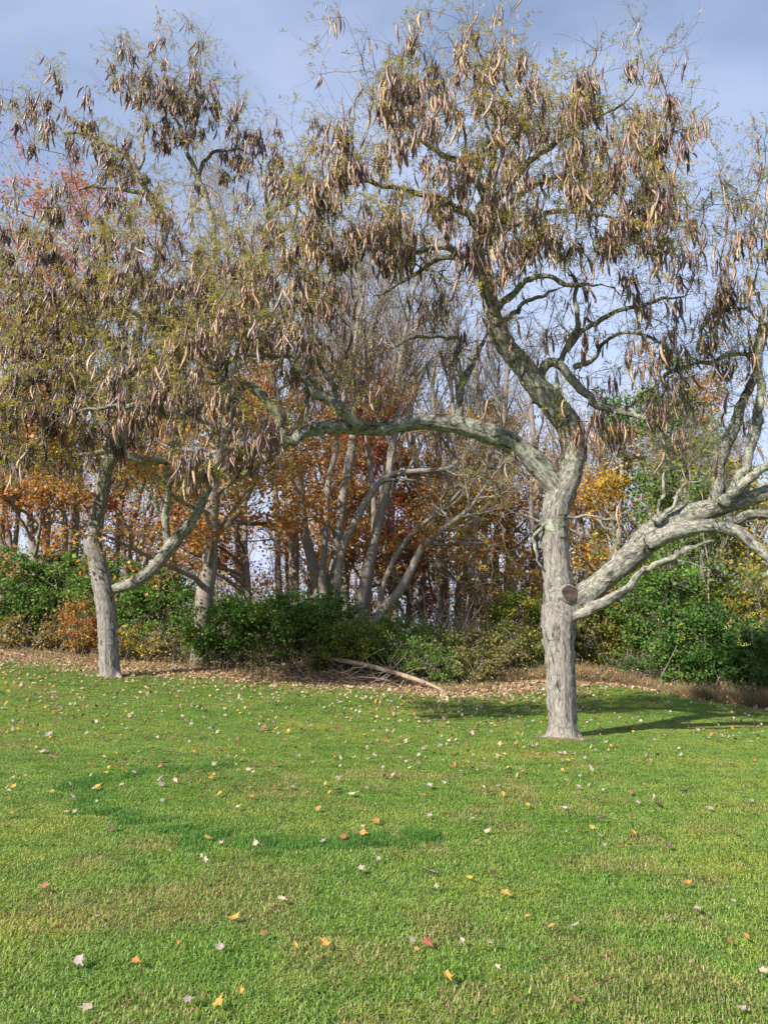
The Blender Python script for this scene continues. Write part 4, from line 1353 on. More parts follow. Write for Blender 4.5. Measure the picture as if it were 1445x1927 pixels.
bg_tree("woodland_tree", "thin pale trunk standing up out of the green thicket at the right",
        [(1268, 1260, 6), (1270, 1180, 5.2), (1273, 1120, 4.8), (1277, 1060, 4.2), (1290, 960, 3.5)], 22.5, 9, YGREEN, 2400, 0.10, 14, 0.28, 0.3)
bg_tree("woodland_tree", "whitish thin dead stem in the right-hand thicket",
        [(1331, 1250, 3), (1333, 1190, 2.2), (1334, 1150, 2), (1333, 1120, 1.6)], 21.5, 5.2, YGREEN, 500, 0.09, 8, 0.25, 0.5, np.array((0.3, 0.28, 0.24)))
# --- tall bare crowns against the sky
for px, Y, H, lab in ((450, 30, 19.0, "tall bare grey tree with upright twigs left of centre against the sky"),
                      (545, 31, 17.5, "bare upright tree crown in the gap between the two lawn trees"),
                      (690, 29, 16, "bare tree with upswept grey twigs above the arching limb"),
                      (610, 34, 17, "bare tree farther back between the clustered trunks"),
                      (790, 33, 16.5, "bare twiggy crown just left of the right lawn tree's leaning leader"),
                      (960, 34, 14.5, "bare twiggy crown seen behind the bend of the leaning leader"),
                      (1130, 36, 12.5, "bare twiggy crown seen low right of the leaning leader"),
                      (1230, 37, 12.5, "bare grey crown behind the upper right limb tips"),
                      (330, 31, 16, "bare grey tree behind the left lawn tree's upper crown"),
                      (650, 32, 18, "bare tree with many fine upright twigs right of the crowns' meeting point"),
                      (740, 31, 16, "bare tree whose twigs fan out above the middle of the arching limb"),
                      (860, 33, 15, "bare twiggy crown showing under the leaning leader's bend"),
                      (1050, 35, 13, "bare twiggy crown directly behind the leaning leader's foot"),
                      (1310, 35, 12, "bare grey crown behind the crossing thin right branch"),
                      (1390, 34, 11, "bare twiggy tree at the right edge above the thicket")):
    r = 11 * 25 / Y
    bg_tree("bare_tree", lab, [(px + rng.uniform(-8, 8), 1180, r), (px + rng.uniform(-8, 8), 1050, r * .85), (px + rng.uniform(-10, 10), 900, r * .75)], Y, H, RUST, 350, 0.08, 26, 0.32, 0.38,
            GREYW * rng.uniform(0.85, 1.1), (15, 38), 0.3, fine=7, sides=7)
# --- maples and other trees in leaf, by their crowns
for px, Y, H, pal, nl, f0, lab in (
        (20, 27, 18.0, RED, 7000, 0.4, "tall red and orange maple crown at the far left behind the locust pods"),
        (235, 33, 20.5, RED, 3200, 0.75, "red-topped maple poking above the left locust's crown gap"),
        (130, 30, 16.0, RED, 3200, 0.5, "orange-red maple crown behind the left locust's upper left branches"),
        (60, 23.5, 7.5, RUST, 5200, 0.12, "rust coloured understorey tree behind the left shrubs"),
        (180, 28, 9.5, GOLD, 6200, 0.15, "golden understorey tree behind the left lawn tree's trunk"),
        (300, 27, 8.5, RED, 4200, 0.15, "dull red understorey tree inside the left lawn tree's fork"),
        (470, 23.5, 8.5, ORANGE, 7500, 0.12, "amber understorey maple right of the stout maple trunk"),
        (600, 29, 9.5, ORANGE, 6000, 0.2, "orange maple glowing behind the clustered trunks"),
        (580, 33, 11.5, PINK, 2600, 0.5, "pink-red maple crown above the left end of the arching limb"),
        (880, 26, 6.2, GOLD, 4200, 0.15, "low golden tree in the thicket under the arching limb's right half"),
        (1010, 27.5, 7.5, ORANGE, 3600, 0.2, "orange-gold tree directly behind the right lawn tree's trunk"),
        (650, 26, 5.8, ORANGE, 3600, 0.15, "low orange tree between the clustered trunks and twin grey trunk"),
        (770, 29, 6.5, RED, 3200, 0.2, "low red tree behind the slanting trunk"),
        (690, 28, 8, PINK, 4200, 0.2, "crimson young maple between the grey trunks"),
        (745, 27, 8.6, ORANGE, 6200, 0.18, "orange and yellow maple under the middle of the arching limb"),
        (830, 30, 9.5, ORANGE, 6000, 0.18, "orange tree behind the slanting trunk's twigs"),
        (950, 31, 10, GOLD, 5200, 0.18, "yellow leaved tree between arching limb and right trunk"),
        (1160, 24.5, 8.2, GOLD, 5200, 0.35, "golden orange tree right of the right lawn tree's trunk"),
        (1240, 27, 10.5, ORANGE, 2500, 0.6, "orange crown top above the green vine-hung tree"),
        (1255, 23.5, 8.6, GREEN, 8500, 0.18, "green vine-hung tree behind the big right limb"),
        (1420, 22.5, 6.2, YELLOW, 5200, 0.15, "yellow-leaved small tree at the right edge behind the thicket"),
        (1100, 26, 6, RUST, 2600, 0.15, "brownish thin-leaved tree right behind the lawn tree's fork"),
        (1340, 26, 8.0, YGREEN, 4200, 0.2, "yellow-green tree below the drooping right limb"),
        (400, 31, 13, RED, 1500, 0.6, "scattered red leaves on a maple behind the crowns' meeting point")):
    r = 8 * 25 / Y
    bg_tree("maple_tree" if pal in (RED, PINK, ORANGE) else "woodland_tree", lab,
            [(px + rng.uniform(-6, 6), 1190, r), (px + rng.uniform(-8, 8), 1080, r * .85), (px + rng.uniform(-12, 12), 980, r * .7)], Y, H, pal, nl, 0.105, 22, 0.34, f0, BROWNW * 1.1, (40, 75), 0.1, sides=7)

# --- undergrowth filling the woods' floor
ub = Bag()
nu = 2600
ux = rng.uniform(-34, 34, nu)
uy = rng.uniform(25.5, 46, nu)
S = np.stack([ux, uy, gz(ux, uy) - 0.05], -1)
Pu, Ru = grow(S, rdirs(nu, 1.7), rng.uniform(1.0, 4.2, nu), 0.014, 0.006, 5, 0.14, 0.04, 0.12)
edges_of(ub, Pu, Ru, 3, (BROWNW * 1.2)[None].repeat(nu * 5, 0))
S, D, rd, _, b = sprout(Pu, Ru, 8, (20, 60), 0.2)
Pv, Rv = grow(S, D, rng.uniform(0.4, 1.4, len(S)), 0.007, 0.004, 3, 0.16, 0.05)
edges_of(ub, Pv, Rv, 3, GREYW[None].repeat(len(Pv) * 3, 0))
uo = link("undergrowth", ub.mesh("undergrowth", M_TWIG))
uo['kind'] = 'stuff'
uo['label'] = "tangled brown brush on the floor of the woods"
nl = 62000
wv_ = vnoise(Pv[:, 1] * 0.45 + 8) ** 2
bi = rng.choice(len(Pv), nl, p=wv_ / wv_.sum())
Lp = Pv[bi, rng.integers(1, 4, nl)] + rng.normal(size=(nl, 3)) * 0.14
sel_ = vnoise(Lp * np.array((0.22, 0.22, 0.3)) + 60) + 0.012 * Lp[:, 0]
cA, cB, cC = pick(RUST + ORANGE, nl, 0.25), pick(GOLD + ORANGE, nl, 0.25), pick(YGREEN + MIXED, nl, 0.25)
Cu = np.where((sel_ < 0.42)[:, None], cA, np.where((sel_ < 0.60)[:, None], cB, cC))
ul = Bag()
leaf_quads(ul, Lp, rng.uniform(0.07, 0.15, nl), Cu, 0.6, 0.4)
uo = link("undergrowth_foliage", ul.mesh("undergrowth_foliage", M_LEAF))
uo['kind'] = 'stuff'
uo['label'] = "rust, gold and olive leaves of the brush in the woods"

# --- far woods, too many stems to tell apart
fb = Bag()
nf = 230
fx = rng.uniform(-60, 60, nf)
fy = rng.uniform(40, 85, nf)
fz = gz(fx, fy)
fh = rng.uniform(9, 15, nf) * (0.8 + fy / 200)
S0 = np.stack([fx, fy, fz - 0.2], -1)
P0, R0 = grow(S0, np.tile((0, 0, 1.0), (nf, 1)), fh, rng.uniform(0.05, 0.15, nf), 0.015, 8, 0.10, 0.14)
edges_of(fb, P0, R0, 5, (GREYW * 0.8)[None].repeat(nf * 8, 0))
S, D, rd, _, b = sprout(P0, R0, 14, (20, 50), 0.2)
P1, R1 = grow(S, D, fh[b] * rng.uniform(0.15, 0.3, len(S)), rd * 0.5, 0.01, 4, 0.14, 0.14)
edges_of(fb, P1, R1, 3, GREYW[None].repeat(len(P1) * 4, 0))
S, D, rd, _, b = sprout(P1, R1, 7, (20, 50), 0.15)
P2, R2 = grow(S, D, rng.uniform(0.6, 1.5, len(S)), 0.011, 0.006, 2, 0.14, 0.12)
edges_of(fb, P2, R2, 3, GREYW[None].repeat(len(P2) * 2, 0))
fo = link("far_woods", fb.mesh("far_woods", M_TWIG))
fo['kind'] = 'stuff'
fo['label'] = "distant leafless grey woods behind the trees"
nl = 26000
bi = rng.choice(len(P2), nl, p=(lambda w: w / w.sum())(vnoise(P2[:, 1] * 0.25) ** 3 * np.exp(-(P2[:, 1, 2] - 2) / 5)))
fl = Bag()
Lp = P2[bi, rng.integers(1, 3, nl)] + rng.normal(size=(nl, 3)) * 0.25
leaf_quads(fl, Lp, rng.uniform(0.10, 0.2, nl), pick(GOLD + ORANGE + RUST + YGREEN, nl, 0.25), 0.5, 0.3)
fo2 = link("far_foliage", fl.mesh("far_foliage", M_LEAF))
fo2['kind'] = 'stuff'
fo2['label'] = "thin autumn leaves in the distant woods"


# ------------------------------------------------------------------ shrubs along the lawn's edge
def bush(label, px, Y, w, h, d, pal, n, leaf_s=0.07, z0=0.0, name="shrub", clumps=70, flat=0.6, stem_c=BROWNW, airy=0.45):
    x = (px - CX) / F * Y / cp_
    Yn = max(Y, float(edge_y(x)) + 0.15 + 0.36 * d)
    x, h, z0, w, Y = x * Yn / Y, h * Yn / Y, z0 * Yn / Y, w * Yn / Y, Yn
    g = float(gz(x, Y))
    t = thing(name, label, "shrub", (x, Y, g))
    c0 = np.array((x, Y, g + z0 + (h - z0) * 0.52))
    R = np.array((w / 2, d / 2, (h - z0) / 2))
    u = nrm(rng.normal(size=(clumps, 3)))
    lob = 0.78 + 0.5 * vnoise(u * 2.2 + rng.uniform(0, 50))[:, None]
    u = u * rng.uniform(0.25, 1, (clumps, 1)) ** 0.45 * lob
    cc = c0 + u * R
    cc[:, 2] = np.maximum(cc[:, 2], g + 0.12)
    cr = rng.uniform(0.12, 0.30, clumps) * (0.55 + 0.25 * h)
    ci = rng.integers(0, clumps, n)
    q = rdirs(n) * rng.uniform(0, 1, (n, 1)) ** 0.5
    q[:, 2] *= flat
    P = cc[ci] + q * cr[ci][:, None]
    out = rng.random(n) < airy * 0.5
    P[out] += rng.normal(size=(out.sum(), 3)) * 0.26
    P[:, 2] = np.maximum(P[:, 2], gz(P[:, 0], P[:, 1]) + 0.03)
    ct = pick(pal, clumps, 0.25)
    C = 0.55 * pick(pal, n, 0.25) + 0.45 * ct[ci]
    lb = Bag()
    leaf_quads(lb, P, leaf_s * rng.uniform(0.6, 1.3, n), C, 0.9, 0.5, 0.40)
    link("foliage", lb.mesh("foliage", M_LEAF), t)
    sb = Bag()
    m = min(clumps, 34)
    A = np.stack([x + rng.normal(0, 0.16 * w, m), Y + rng.normal(0, 0.16 * d, m), np.zeros(m)], -1)
    A[:, 2] = gz(A[:, 0], A[:, 1]) - 0.03
    E = cc[rng.permutation(clumps)[:m]]
    mid = A * 0.45 + E * 0.55 + rng.normal(size=(m, 3)) * 0.10 + np.array((0, 0, 0.12 * h))
    prisms(sb, A, mid, 0.016, 0.011, 4, stem_c[None].repeat(m, 0))
    prisms(sb, mid, E, 0.011, 0.005, 4, stem_c[None].repeat(m, 0))
    Pt, Rt = grow(np.repeat(E, 4, 0), rdirs(m * 4, 0.6), rng.uniform(0.2, 0.6, m * 4), 0.005, 0.002, 3, 0.25, 0.05, 0.1)
    edges_of(sb, Pt, Rt, 3, (stem_c * 1.2)[None].repeat(m * 12, 0))
    link("stems", sb.mesh("stems", M_TWIG), t)['kind'] = 'stuff'
    return t


rng = np.random.default_rng(101)
BUSHES = [
    ("big dark green shrub at the far left edge of the picture", 20, 23.6, 4.4, 2.55, 2.6, GREEN, 15000, 0.085, 0.1, 110),
    ("tall green shrub between far left shrub and the left lawn tree", 120, 23.2, 3.4, 2.9, 2.4, GREEN, 14000, 0.085, 0.1, 100),
    ("green shrub directly behind the left lawn tree's trunk", 215, 22.8, 3.0, 2.7, 2.2, GREEN, 11000, 0.08, 0.2, 90),
    ("bright green shrub under the left tree's right fork", 300, 22.2, 2.9, 2.6, 2.2, GREEN, 13000, 0.08, 0.25, 90),
    ("low yellowing bramble at the far left foot of the shrubs", 15, 21.9, 1.5, 1.0, 0.8, YELLOW, 2300, 0.07, 0.0, 30),
    ("low pale yellow-green bramble right of the leftmost one", 75, 21.7, 1.9, 0.95, 0.8, MIXED, 2600, 0.075, 0.0, 34),
    ("orange-leaved sapling shrub just left of the lawn tree's trunk", 165, 21.3, 1.2, 1.55, 0.8, ORANGE, 2300, 0.07, 0.0, 34),
    ("low yellow bramble just right of the left lawn tree's trunk", 262, 20.9, 1.5, 0.95, 0.8, YELLOW, 2000, 0.07, 0.0, 30),
    ("low bramble with pale leaves left of the stout maple trunk", 330, 20.9, 1.5, 0.85, 0.8, MIXED, 1900, 0.07, 0.0, 28),
    ("green shrub spilling past the stout maple trunk", 440, 20.5, 2.7, 1.8, 2.0, GREEN, 13000, 0.08, 0.2, 90),
    ("dark green shrub in the middle of the thicket between maple and clustered trunks", 535, 20.5, 2.7, 2.0, 2.2, GREEN, 14000, 0.08, 0.2, 95),
    ("pale green shrub with yellow flecks between clustered trunks and fallen branch", 655, 20.3, 2.2, 1.5, 1.6, YGREEN, 7000, 0.065, 0.05, 65),
    ("small green shrub just behind the fallen branch's middle", 790, 19.6, 1.9, 0.95, 1.0, GREEN, 5200, 0.06, 0.0, 50),
    ("tawny green shrub in the weeds right of the fallen branch", 870, 19.9, 1.9, 1.0, 1.1, [(2, (0.12, 0.18, 0.04)), (2, (0.26, 0.24, 0.06)), (1.4, (0.36, 0.25, 0.10))], 5200, 0.055, 0.0, 55),
    ("low green-brown shrub left of the yellow-green one", 940, 21.2, 1.9, 1.3, 1.2, [(3, (0.13, 0.19, 0.04)), (2, (0.25, 0.24, 0.05)), (1, (0.34, 0.24, 0.09))], 5600, 0.06, 0.0, 55),
    ("yellow-flecked shrub at the thicket's top above the right mounds", 1290, 23.0, 2.6, 3.0, 1.8, YELLOW, 7500, 0.085, 0.8, 80),
    ("dark shrub at the foot of the clustered trunks", 610, 21.3, 2.2, 2.2, 1.8, DGREEN, 9000, 0.075, 0.2, 80),
    ("low twiggy shrub with sparse brown leaves in front of the dark ones", 545, 19.5, 1.9, 0.75, 0.7, MIXED, 1300, 0.05, 0.0, 26),
    ("green shrub behind the fallen branch's upper end", 690, 20.2, 2.2, 1.35, 1.6, YGREEN, 6500, 0.065, 0.0, 60),
    ("deep green mounded shrub behind the middle of the fallen branch", 755, 20.8, 2.4, 1.55, 1.8, GREEN, 9500, 0.065, 0.0, 75),
    ("green and tan shrub behind the fallen branch's lower end", 835, 20.8, 2.4, 1.35, 1.6, [(3, (0.10, 0.17, 0.035)), (2, (0.22, 0.22, 0.05)), (1, (0.32, 0.22, 0.08))], 6500, 0.06, 0.0, 70),
    ("brownish weedy shrub between fallen branch and yellow-green shrub", 905, 21.0, 2.2, 1.25, 1.5, MIXED, 5200, 0.06, 0.0, 60),
    ("yellow-green shrub immediately left of the right lawn tree's trunk", 985, 22.4, 2.6, 2.4, 2.0, YGREEN, 11500, 0.075, 0.25, 90),
    ("russet thin shrub above and behind the yellow-green one", 955, 24.5, 3.0, 3.6, 2.0, [(2, (0.24, 0.12, 0.05)), (2, (0.36, 0.23, 0.05)), (1, (0.12, 0.09, 0.05))], 3800, 0.075, 1.2, 70),
    ("yellow-green shrub immediately right of the right lawn tree's trunk", 1120, 23.6, 2.6, 2.35, 2.0, [(3, (0.085, 0.15, 0.028)), (2, (0.24, 0.22, 0.03)), (1, (0.38, 0.27, 0.035))], 10500, 0.08, 0.1, 85),
    ("yellow-leaved vine shrub below the big right limb", 1175, 23.8, 2.6, 3.9, 1.9, YELLOW, 9500, 0.085, 0.9, 90),
    ("tall dark green shrub with drooping leaflets below the right limb", 1235, 22.3, 2.4, 3.6, 2.0, GREEN, 12500, 0.085, 0.5, 95),
    ("brush mound of tangled bare stems at the lawn's right edge", 1190, 21.2, 1.7, 0.85, 0.9, DGREEN, 1500, 0.06, 0.3, 30),
    ("dark green mounded shrub left of the rightmost shrub", 1320, 20.6, 2.7, 2.3, 2.0, DGREEN, 12500, 0.08, 0.2, 95),
    ("olive shrub rising behind the right-hand mounded shrubs", 1365, 22.2, 3.0, 3.4, 2.0, YGREEN, 11000, 0.085, 0.4, 95),
    ("dark shrub cut by the picture's right edge", 1430, 19.2, 2.5, 2.1, 1.8, DGREEN, 11000, 0.08, 0.15, 90),
    ("golden leaved shrub at the right edge above the dark one", 1445, 21.4, 2.4, 3.3, 1.8, YELLOW, 7500, 0.085, 0.8, 80),
    ("dark green low shrub right of the brush mound", 1262, 20.9, 1.9, 1.5, 1.4, GREEN, 7000, 0.075, 0.1, 60),
]
for b in BUSHES:
    bush(*b[:9], z0=b[9], clumps=b[10])

# bare tangled saplings in the middle of the thicket
tg = thing("tangled_sapling", "grey tangle of drooping bare stems in the middle of the thicket", "sapling", (*at(820, 1230, 22.6)[:2], float(gz(at(820, 1230, 22.6)[0], 22.6))))
tb = Bag()
m = 60
S = np.stack([rng.uniform(780, 900, m), np.full(m, 1235.0)], -1)
S = np.array([at(a, b_, 22.6) for a, b_ in S])
S[:, 1] += rng.normal(0, 0.5, m)
S[:, 2] = gz(S[:, 0], S[:, 1])
Pt, Rt = grow(S, rdirs(m, 2.2), rng.uniform(1.5, 3.8, m), 0.016, 0.005, 9, 0.14, 0.08, 0.42)
edges_of(tb, Pt, Rt, 4, (GREYW * 1.25)[None].repeat(m * 9, 0))
S, D, rd, _, _ = sprout(Pt, Rt, 7, (20, 60), 0.2)
P2, R2 = grow(S, D, rng.uniform(0.3, 1.0, len(S)), 0.005, 0.002, 3, 0.2, 0, 0.2)
edges_of(tb, P2, R2, 3, GREYW[None].repeat(len(P2) * 3, 0))
link("stems", tb.mesh("stems", M_TWIG), tg)['kind'] = 'stuff'

# dry weeds along the edge
rng = np.random.default_rng(55)
wb = Bag()
nw = 26000
u = rng.uniform(0, 1, nw)
ex = np.interp(u, np.linspace(0, 1, len(EDGE)), EDGE[:, 0])
right = ex > 3.0
depth = rng.exponential(0.45, nw) - 0.15
thick = np.where(right, 1.0, 0.15 + 0.35 * vnoise(np.stack([ex * 0.9, ex * 0, ex * 0], -1)))
keep = rng.random(nw) < thick
ex, depth, right = ex[keep], depth[keep], right[keep]
ey = edge_y(ex) + depth + 0.25 * np.sin(ex * 2.2)
base = np.stack([ex, ey, gz(ex, ey) - 0.02], -1)
hh = rng.uniform(0.12, 0.5, len(ex)) * np.where(right, 1.0, 0.6) * (0.6 + 0.8 * vnoise(base * np.array((0.8, 0.8, 0))))
Dw = rdirs(len(ex), 1.6)
Pw, Rw = grow(base, Dw, hh, 0.0055, 0.002, 3, 0.2, 0.02, 0.3)
WPAL = [(3, (0.40, 0.28, 0.15)), (1.4, (0.30, 0.18, 0.10)), (2, (0.46, 0.36, 0.21)), (1.2, (0.20, 0.21, 0.06))]
wc = pick(WPAL, len(ex), 0.25)
edges_of(wb, Pw, Rw, 3, np.repeat(wc, 3, 0))
nlv = 5000
li = rng.integers(0, len(ex), nlv)
leaf_quads(wb, Pw[li, rng.integers(1, 4, nlv)] + rng.normal(size=(nlv, 3)) * 0.05, rng.uniform(0.03, 0.075, nlv), pick(WPAL + [(3, (0.10, 0.13, 0.03)), (1, (0.36, 0.12, 0.05))], nlv, 0.25))
wo = link("dry_weeds", wb.mesh("dry_weeds", M_GRASS_EDGE))
wo['kind'] = 'stuff'
wo['label'] = "tan dry weeds and stalks along the lawn's edge"

# ------------------------------------------------------------------ grass
rng = np.random.default_rng(9)
G_MAIN = [(4, (0.195, 0.325, 0.052)), (3, (0.24, 0.355, 0.07)), (2, (0.155, 0.28, 0.045)), (1.4, (0.29, 0.36, 0.10)), (0.6, (0.38, 0.36, 0.18))]
G_DRY = [(3, (0.19, 0.30, 0.045)), (2, (0.27, 0.29, 0.08)), (1.6, (0.42, 0.36, 0.18)), (0.6, (0.32, 0.24, 0.11))]
G_LUSH = [(3, (0.085, 0.21, 0.035)), (2, (0.11, 0.24, 0.04)), (1, (0.12, 0.25, 0.04))]


def grass_patch(name, pal, size, n, h, lean=1.0, w=0.0025):
    xy = rng.uniform(-size / 2, size / 2, (n, 2))
    c = pick(pal, n, 0.2)
    hh = rng.uniform(h[0], h[1], n)
    az = rng.uniform(0, 2 * math.pi, n)
    ln = rng.uniform(0.1, 1.0, n) ** 0.8 * lean
    d = np.stack([np.cos(az), np.sin(az), np.zeros(n)], -1)
    s = np.stack([-np.sin(az), np.cos(az), np.zeros(n)], -1)
    b = np.column_stack([xy, np.full(n, -0.008)])
    m = b + d * (hh * ln * 0.35)[:, None] + np.array((0, 0, 1.0)) * (hh * 0.6)[:, None]
    t = b + d * (hh * ln * 1.2)[:, None] + np.array((0, 0, 1.0)) * (hh * (1 - 0.45 * ln))[:, None]
    ww = (w * rng.uniform(0.7, 1.3, n))[:, None]
    V = np.stack([b - s * ww, b + s * ww, m + s * ww * 0.85, m - s * ww * 0.85, t], 1).reshape(-1, 3)
    o = np.arange(n)[:, None] * 5
    Q = o + np.array((0, 1, 2, 3))[None]
    T = o + np.array((3, 2, 4))[None]
    return mesh_np(name, V, [Q, T], np.repeat(c, 5, 0), None, M_GRASS)


def grass_field(name, label, P, vid, rot, sc, meshes):
    col = bpy.data.collections.new(name + "_blades")
    for i, me in enumerate(meshes):
        col.objects.link(bpy.data.objects.new("%s_tuft_%02d" % (name, i), me))
    me = bpy.data.meshes.new(name)
    me.vertices.add(len(P))
    me.vertices.foreach_set("co", np.asarray(P, np.float32).ravel())
    a = me.attributes.new("vid", 'INT', 'POINT')
    a.data.foreach_set("value", vid.astype(np.int32))
    a = me.attributes.new("rot", 'FLOAT_VECTOR', 'POINT')
    a.data.foreach_set("vector", rot.astype(np.float32).ravel())
    a = me.attributes.new("sc", 'FLOAT_VECTOR', 'POINT')
    a.data.foreach_set("vector", sc.astype(np.float32).ravel())
    o = link(name, me)
    o['kind'] = 'stuff'
    o['label'] = label
    ng = bpy.data.node_groups.new(name, 'GeometryNodeTree')
    ng.interface.new_socket("Geometry", in_out='INPUT', socket_type='NodeSocketGeometry')
    ng.interface.new_socket("Geometry", in_out='OUTPUT', socket_type='NodeSocketGeometry')
    gi, gout = ng.nodes.new("NodeGroupInput"), ng.nodes.new("NodeGroupOutput")
    ip = ng.nodes.new("GeometryNodeInstanceOnPoints")
    ci = ng.nodes.new("GeometryNodeCollectionInfo")
    ci.inputs['Collection'].default_value = col
    ci.inputs['Separate Children'].default_value = True
    ci.inputs['Reset Children'].default_value = True
    ip.inputs['Pick Instance'].default_value = True

    def na(nm, tp):
        n = ng.nodes.new("GeometryNodeInputNamedAttribute")
        n.data_type = tp
        n.inputs['Name'].default_value = nm
        return n.outputs['Attribute']
    L = ng.links
    L.new(gi.outputs[0], ip.inputs['Points'])
    L.new(ci.outputs[0], ip.inputs['Instance'])
    L.new(na("vid", 'INT'), ip.inputs['Instance Index'])
    er = ng.nodes.new("FunctionNodeEulerToRotation")
    L.new(na("rot", 'FLOAT_VECTOR'), er.inputs[0])
    L.new(er.outputs[0], ip.inputs['Rotation'])
    L.new(na("sc", 'FLOAT_VECTOR'), ip.inputs['Scale'])
    L.new(ip.outputs[0], gout.inputs[0])
    md = o.modifiers.new("blades", 'NODES')
    md.node_group = ng
    return o


PS = 0.34
meshes = [grass_patch("grass_tuft", G_MAIN, PS * 1.25, 2400, (0.017, 0.040 + 0.005 * (_ % 3)), 1.1) for _ in range(6)] + \
         [grass_patch("grass_tuft", G_DRY, PS * 1.25, 2000, (0.02, 0.048), 1.05) for _ in range(4)] + \
         [grass_patch("grass_tuft", G_MAIN, PS * 1.25, 420, (0.02, 0.05), 0.7) for _ in range(2)]
gxs = np.arange(-17, 17, PS)
gys = np.arange(1.6, 27, PS)
A, B = np.meshgrid(gxs, gys)
P = np.stack([A.ravel(), B.ravel()], -1) + rng.uniform(-0.08, 0.08, (A.size, 2))
vis = np.abs(P[:, 0]) < 3.6 + P[:, 1] * 0.62
P = P[vis & (P[:, 1] < edge_y(P[:, 0]) + 0.3)]
din = edge_y(P[:, 0]) - P[:, 1]
lw = litter_w(P[:, 0])
nz = vnoise(np.column_stack([P * 0.9, np.zeros(len(P))]))
keep = rng.random(len(P)) < np.clip((din + (nz - 0.5) * 1.6) / (lw * 0.8) + 0.05, 0, 1)
dR = np.hypot(P[:, 0] - RT_BASE[0], P[:, 1] - RT_BASE[1])
keep &= dR > 0.34 + 0.22 * vnoise(np.column_stack([P * 4, np.zeros(len(P))]))
P, din, lw, dR = P[keep], din[keep], lw[keep], dR[keep]
DRYC = [(ground_hit(*p), r) for p, r in (((1150, 1775), .45), ((1260, 1810), .3), ((430, 1680), .5), ((740, 1640), .5), ((800, 1460), .6), ((1010, 1530), .6), ((520, 1470), .8), ((360, 1850), .35),
                                         ((1170, 1890), .25), ((620, 1770), .35), ((1080, 1420), .5), ((1300, 1620), .45), ((230, 1700), .4), ((900, 1870), .22))]
pd = np.full(len(P), 0.04) + 0.18 * np.clip(vnoise(np.column_stack([P * 1.1 + 40, np.zeros(len(P))])) - 0.55, 0, 1) * 2
for c, r in DRYC:
    pd += 0.6 * np.exp(-((P[:, 0] - c[0]) ** 2 + (P[:, 1] - c[1]) ** 2) / (r * r))
vid = np.where(rng.random(len(P)) < pd, rng.integers(6, 10, len(P)), rng.integers(0, 6, len(P)))
vid = np.where((din < lw * 0.7) | (dR < 0.7), rng.integers(10, 12, len(P)), vid)
RINGPX = [(400, 1442), (330, 1450), (250, 1460), (185, 1470), (150, 1490), (160, 1515), (210, 1532), (280, 1552), (360, 1570), (450, 1584), (550, 1590), (640, 1588), (720, 1582), (800, 1575)]
ring = catmull(np.array([ground_hit(*p) for p in RINGPX]), 0.05)
dr = np.array([np.min(np.hypot(ring[:, 0] - p[0], ring[:, 1] - p[1])) for p in P])
kp = dr > 0.07
P, vid = P[kp], vid[kp]
# the patches tilt with the slope
e = 0.3


def slope_rot(P):
    sx = (gz(P[:, 0] + e, P[:, 1]) - gz(P[:, 0] - e, P[:, 1])) / (2 * e)
    sy = (gz(P[:, 0], P[:, 1] + e) - gz(P[:, 0], P[:, 1] - e)) / (2 * e)
    a = rng.integers(0, 4, len(P)) * math.pi / 2
    lx, ly = sx * np.cos(a) + sy * np.sin(a), -sx * np.sin(a) + sy * np.cos(a)
    return np.stack([np.arctan(ly), -np.arctan(lx), a], -1)


zz = gz(P[:, 0], P[:, 1]) + 0.07 * np.exp(-((P[:, 0] - RT_BASE[0]) ** 2 + (P[:, 1] - RT_BASE[1]) ** 2) / 0.35)
P3_ = np.column_stack([P, zz])
scl = np.column_stack([np.ones(len(P)), np.ones(len(P)), rng.uniform(0.85, 1.2, len(P))])
grass_field("grass", "short mown lawn grass, green with straw patches", P3_, vid, slope_rot(P), scl, meshes)
lush = [grass_patch("lush_grass_tuft", G_LUSH, 0.26, 330, (0.03, 0.072), 0.8) for _ in range(4)]
rp = ring[::2]
rp = np.concatenate([rp + rng.normal(size=rp.shape) * np.array((0.12, 0.10, 0)) for _ in range(4)])
fade = rng.random(len(rp)) < np.clip(0.30 + 0.7 * vnoise(rp * 1.1 + 9), 0, 1)
rp = rp[fade]
rp[:, 2] = gz(rp[:, 0], rp[:, 1])
grass_field("lush_grass", "dark lush grass growing in a curved ring across the lawn", rp, rng.integers(0, 4, len(rp)), slope_rot(rp), np.tile((0.8, 0.8, 0.9), (len(rp), 1)), lush)

# ------------------------------------------------------------------ leaf litter and fallen leaves
rng = np.random.default_rng(31)
LPAL = {"pale tan": (0.41, 0.335, 0.25), "golden yellow": (0.50, 0.29, 0.06), "orange": (0.44, 0.20, 0.06), "rust red": (0.28, 0.10, 0.06), "greyish pink": (0.34, 0.27, 0.245), "dark brown": (0.12, 0.075, 0.055)}
LIT = [(3, (0.46, 0.34, 0.22)), (2.5, (0.40, 0.27, 0.16)), (1.5, (0.24, 0.13, 0.08)), (1.2, (0.48, 0.385, 0.28)), (0.8, (0.46, 0.22, 0.07)), (0.5, (0.5, 0.34, 0.1))]
nb = 34000
u = rng.uniform(0, 1, nb)
ex = np.interp(u, np.linspace(0, 1, len(EDGE)), EDGE[:, 0]) + rng.normal(0, 0.3, nb)
lwx = litter_w(ex)
kp = rng.random(nb) < np.clip(lwx / 3.4, 0.1, 1)
ex, lwx = ex[kp], lwx[kp]
ey = edge_y(ex) + 0.7 - rng.exponential(0.42, len(ex)) * lwx
ez = gz(ex, ey) + np.where(edge_y(ex) - ey < lwx * 0.5, 0.02, 0.045) + rng.uniform(0, 0.02, len(ex))
lbag = Bag()
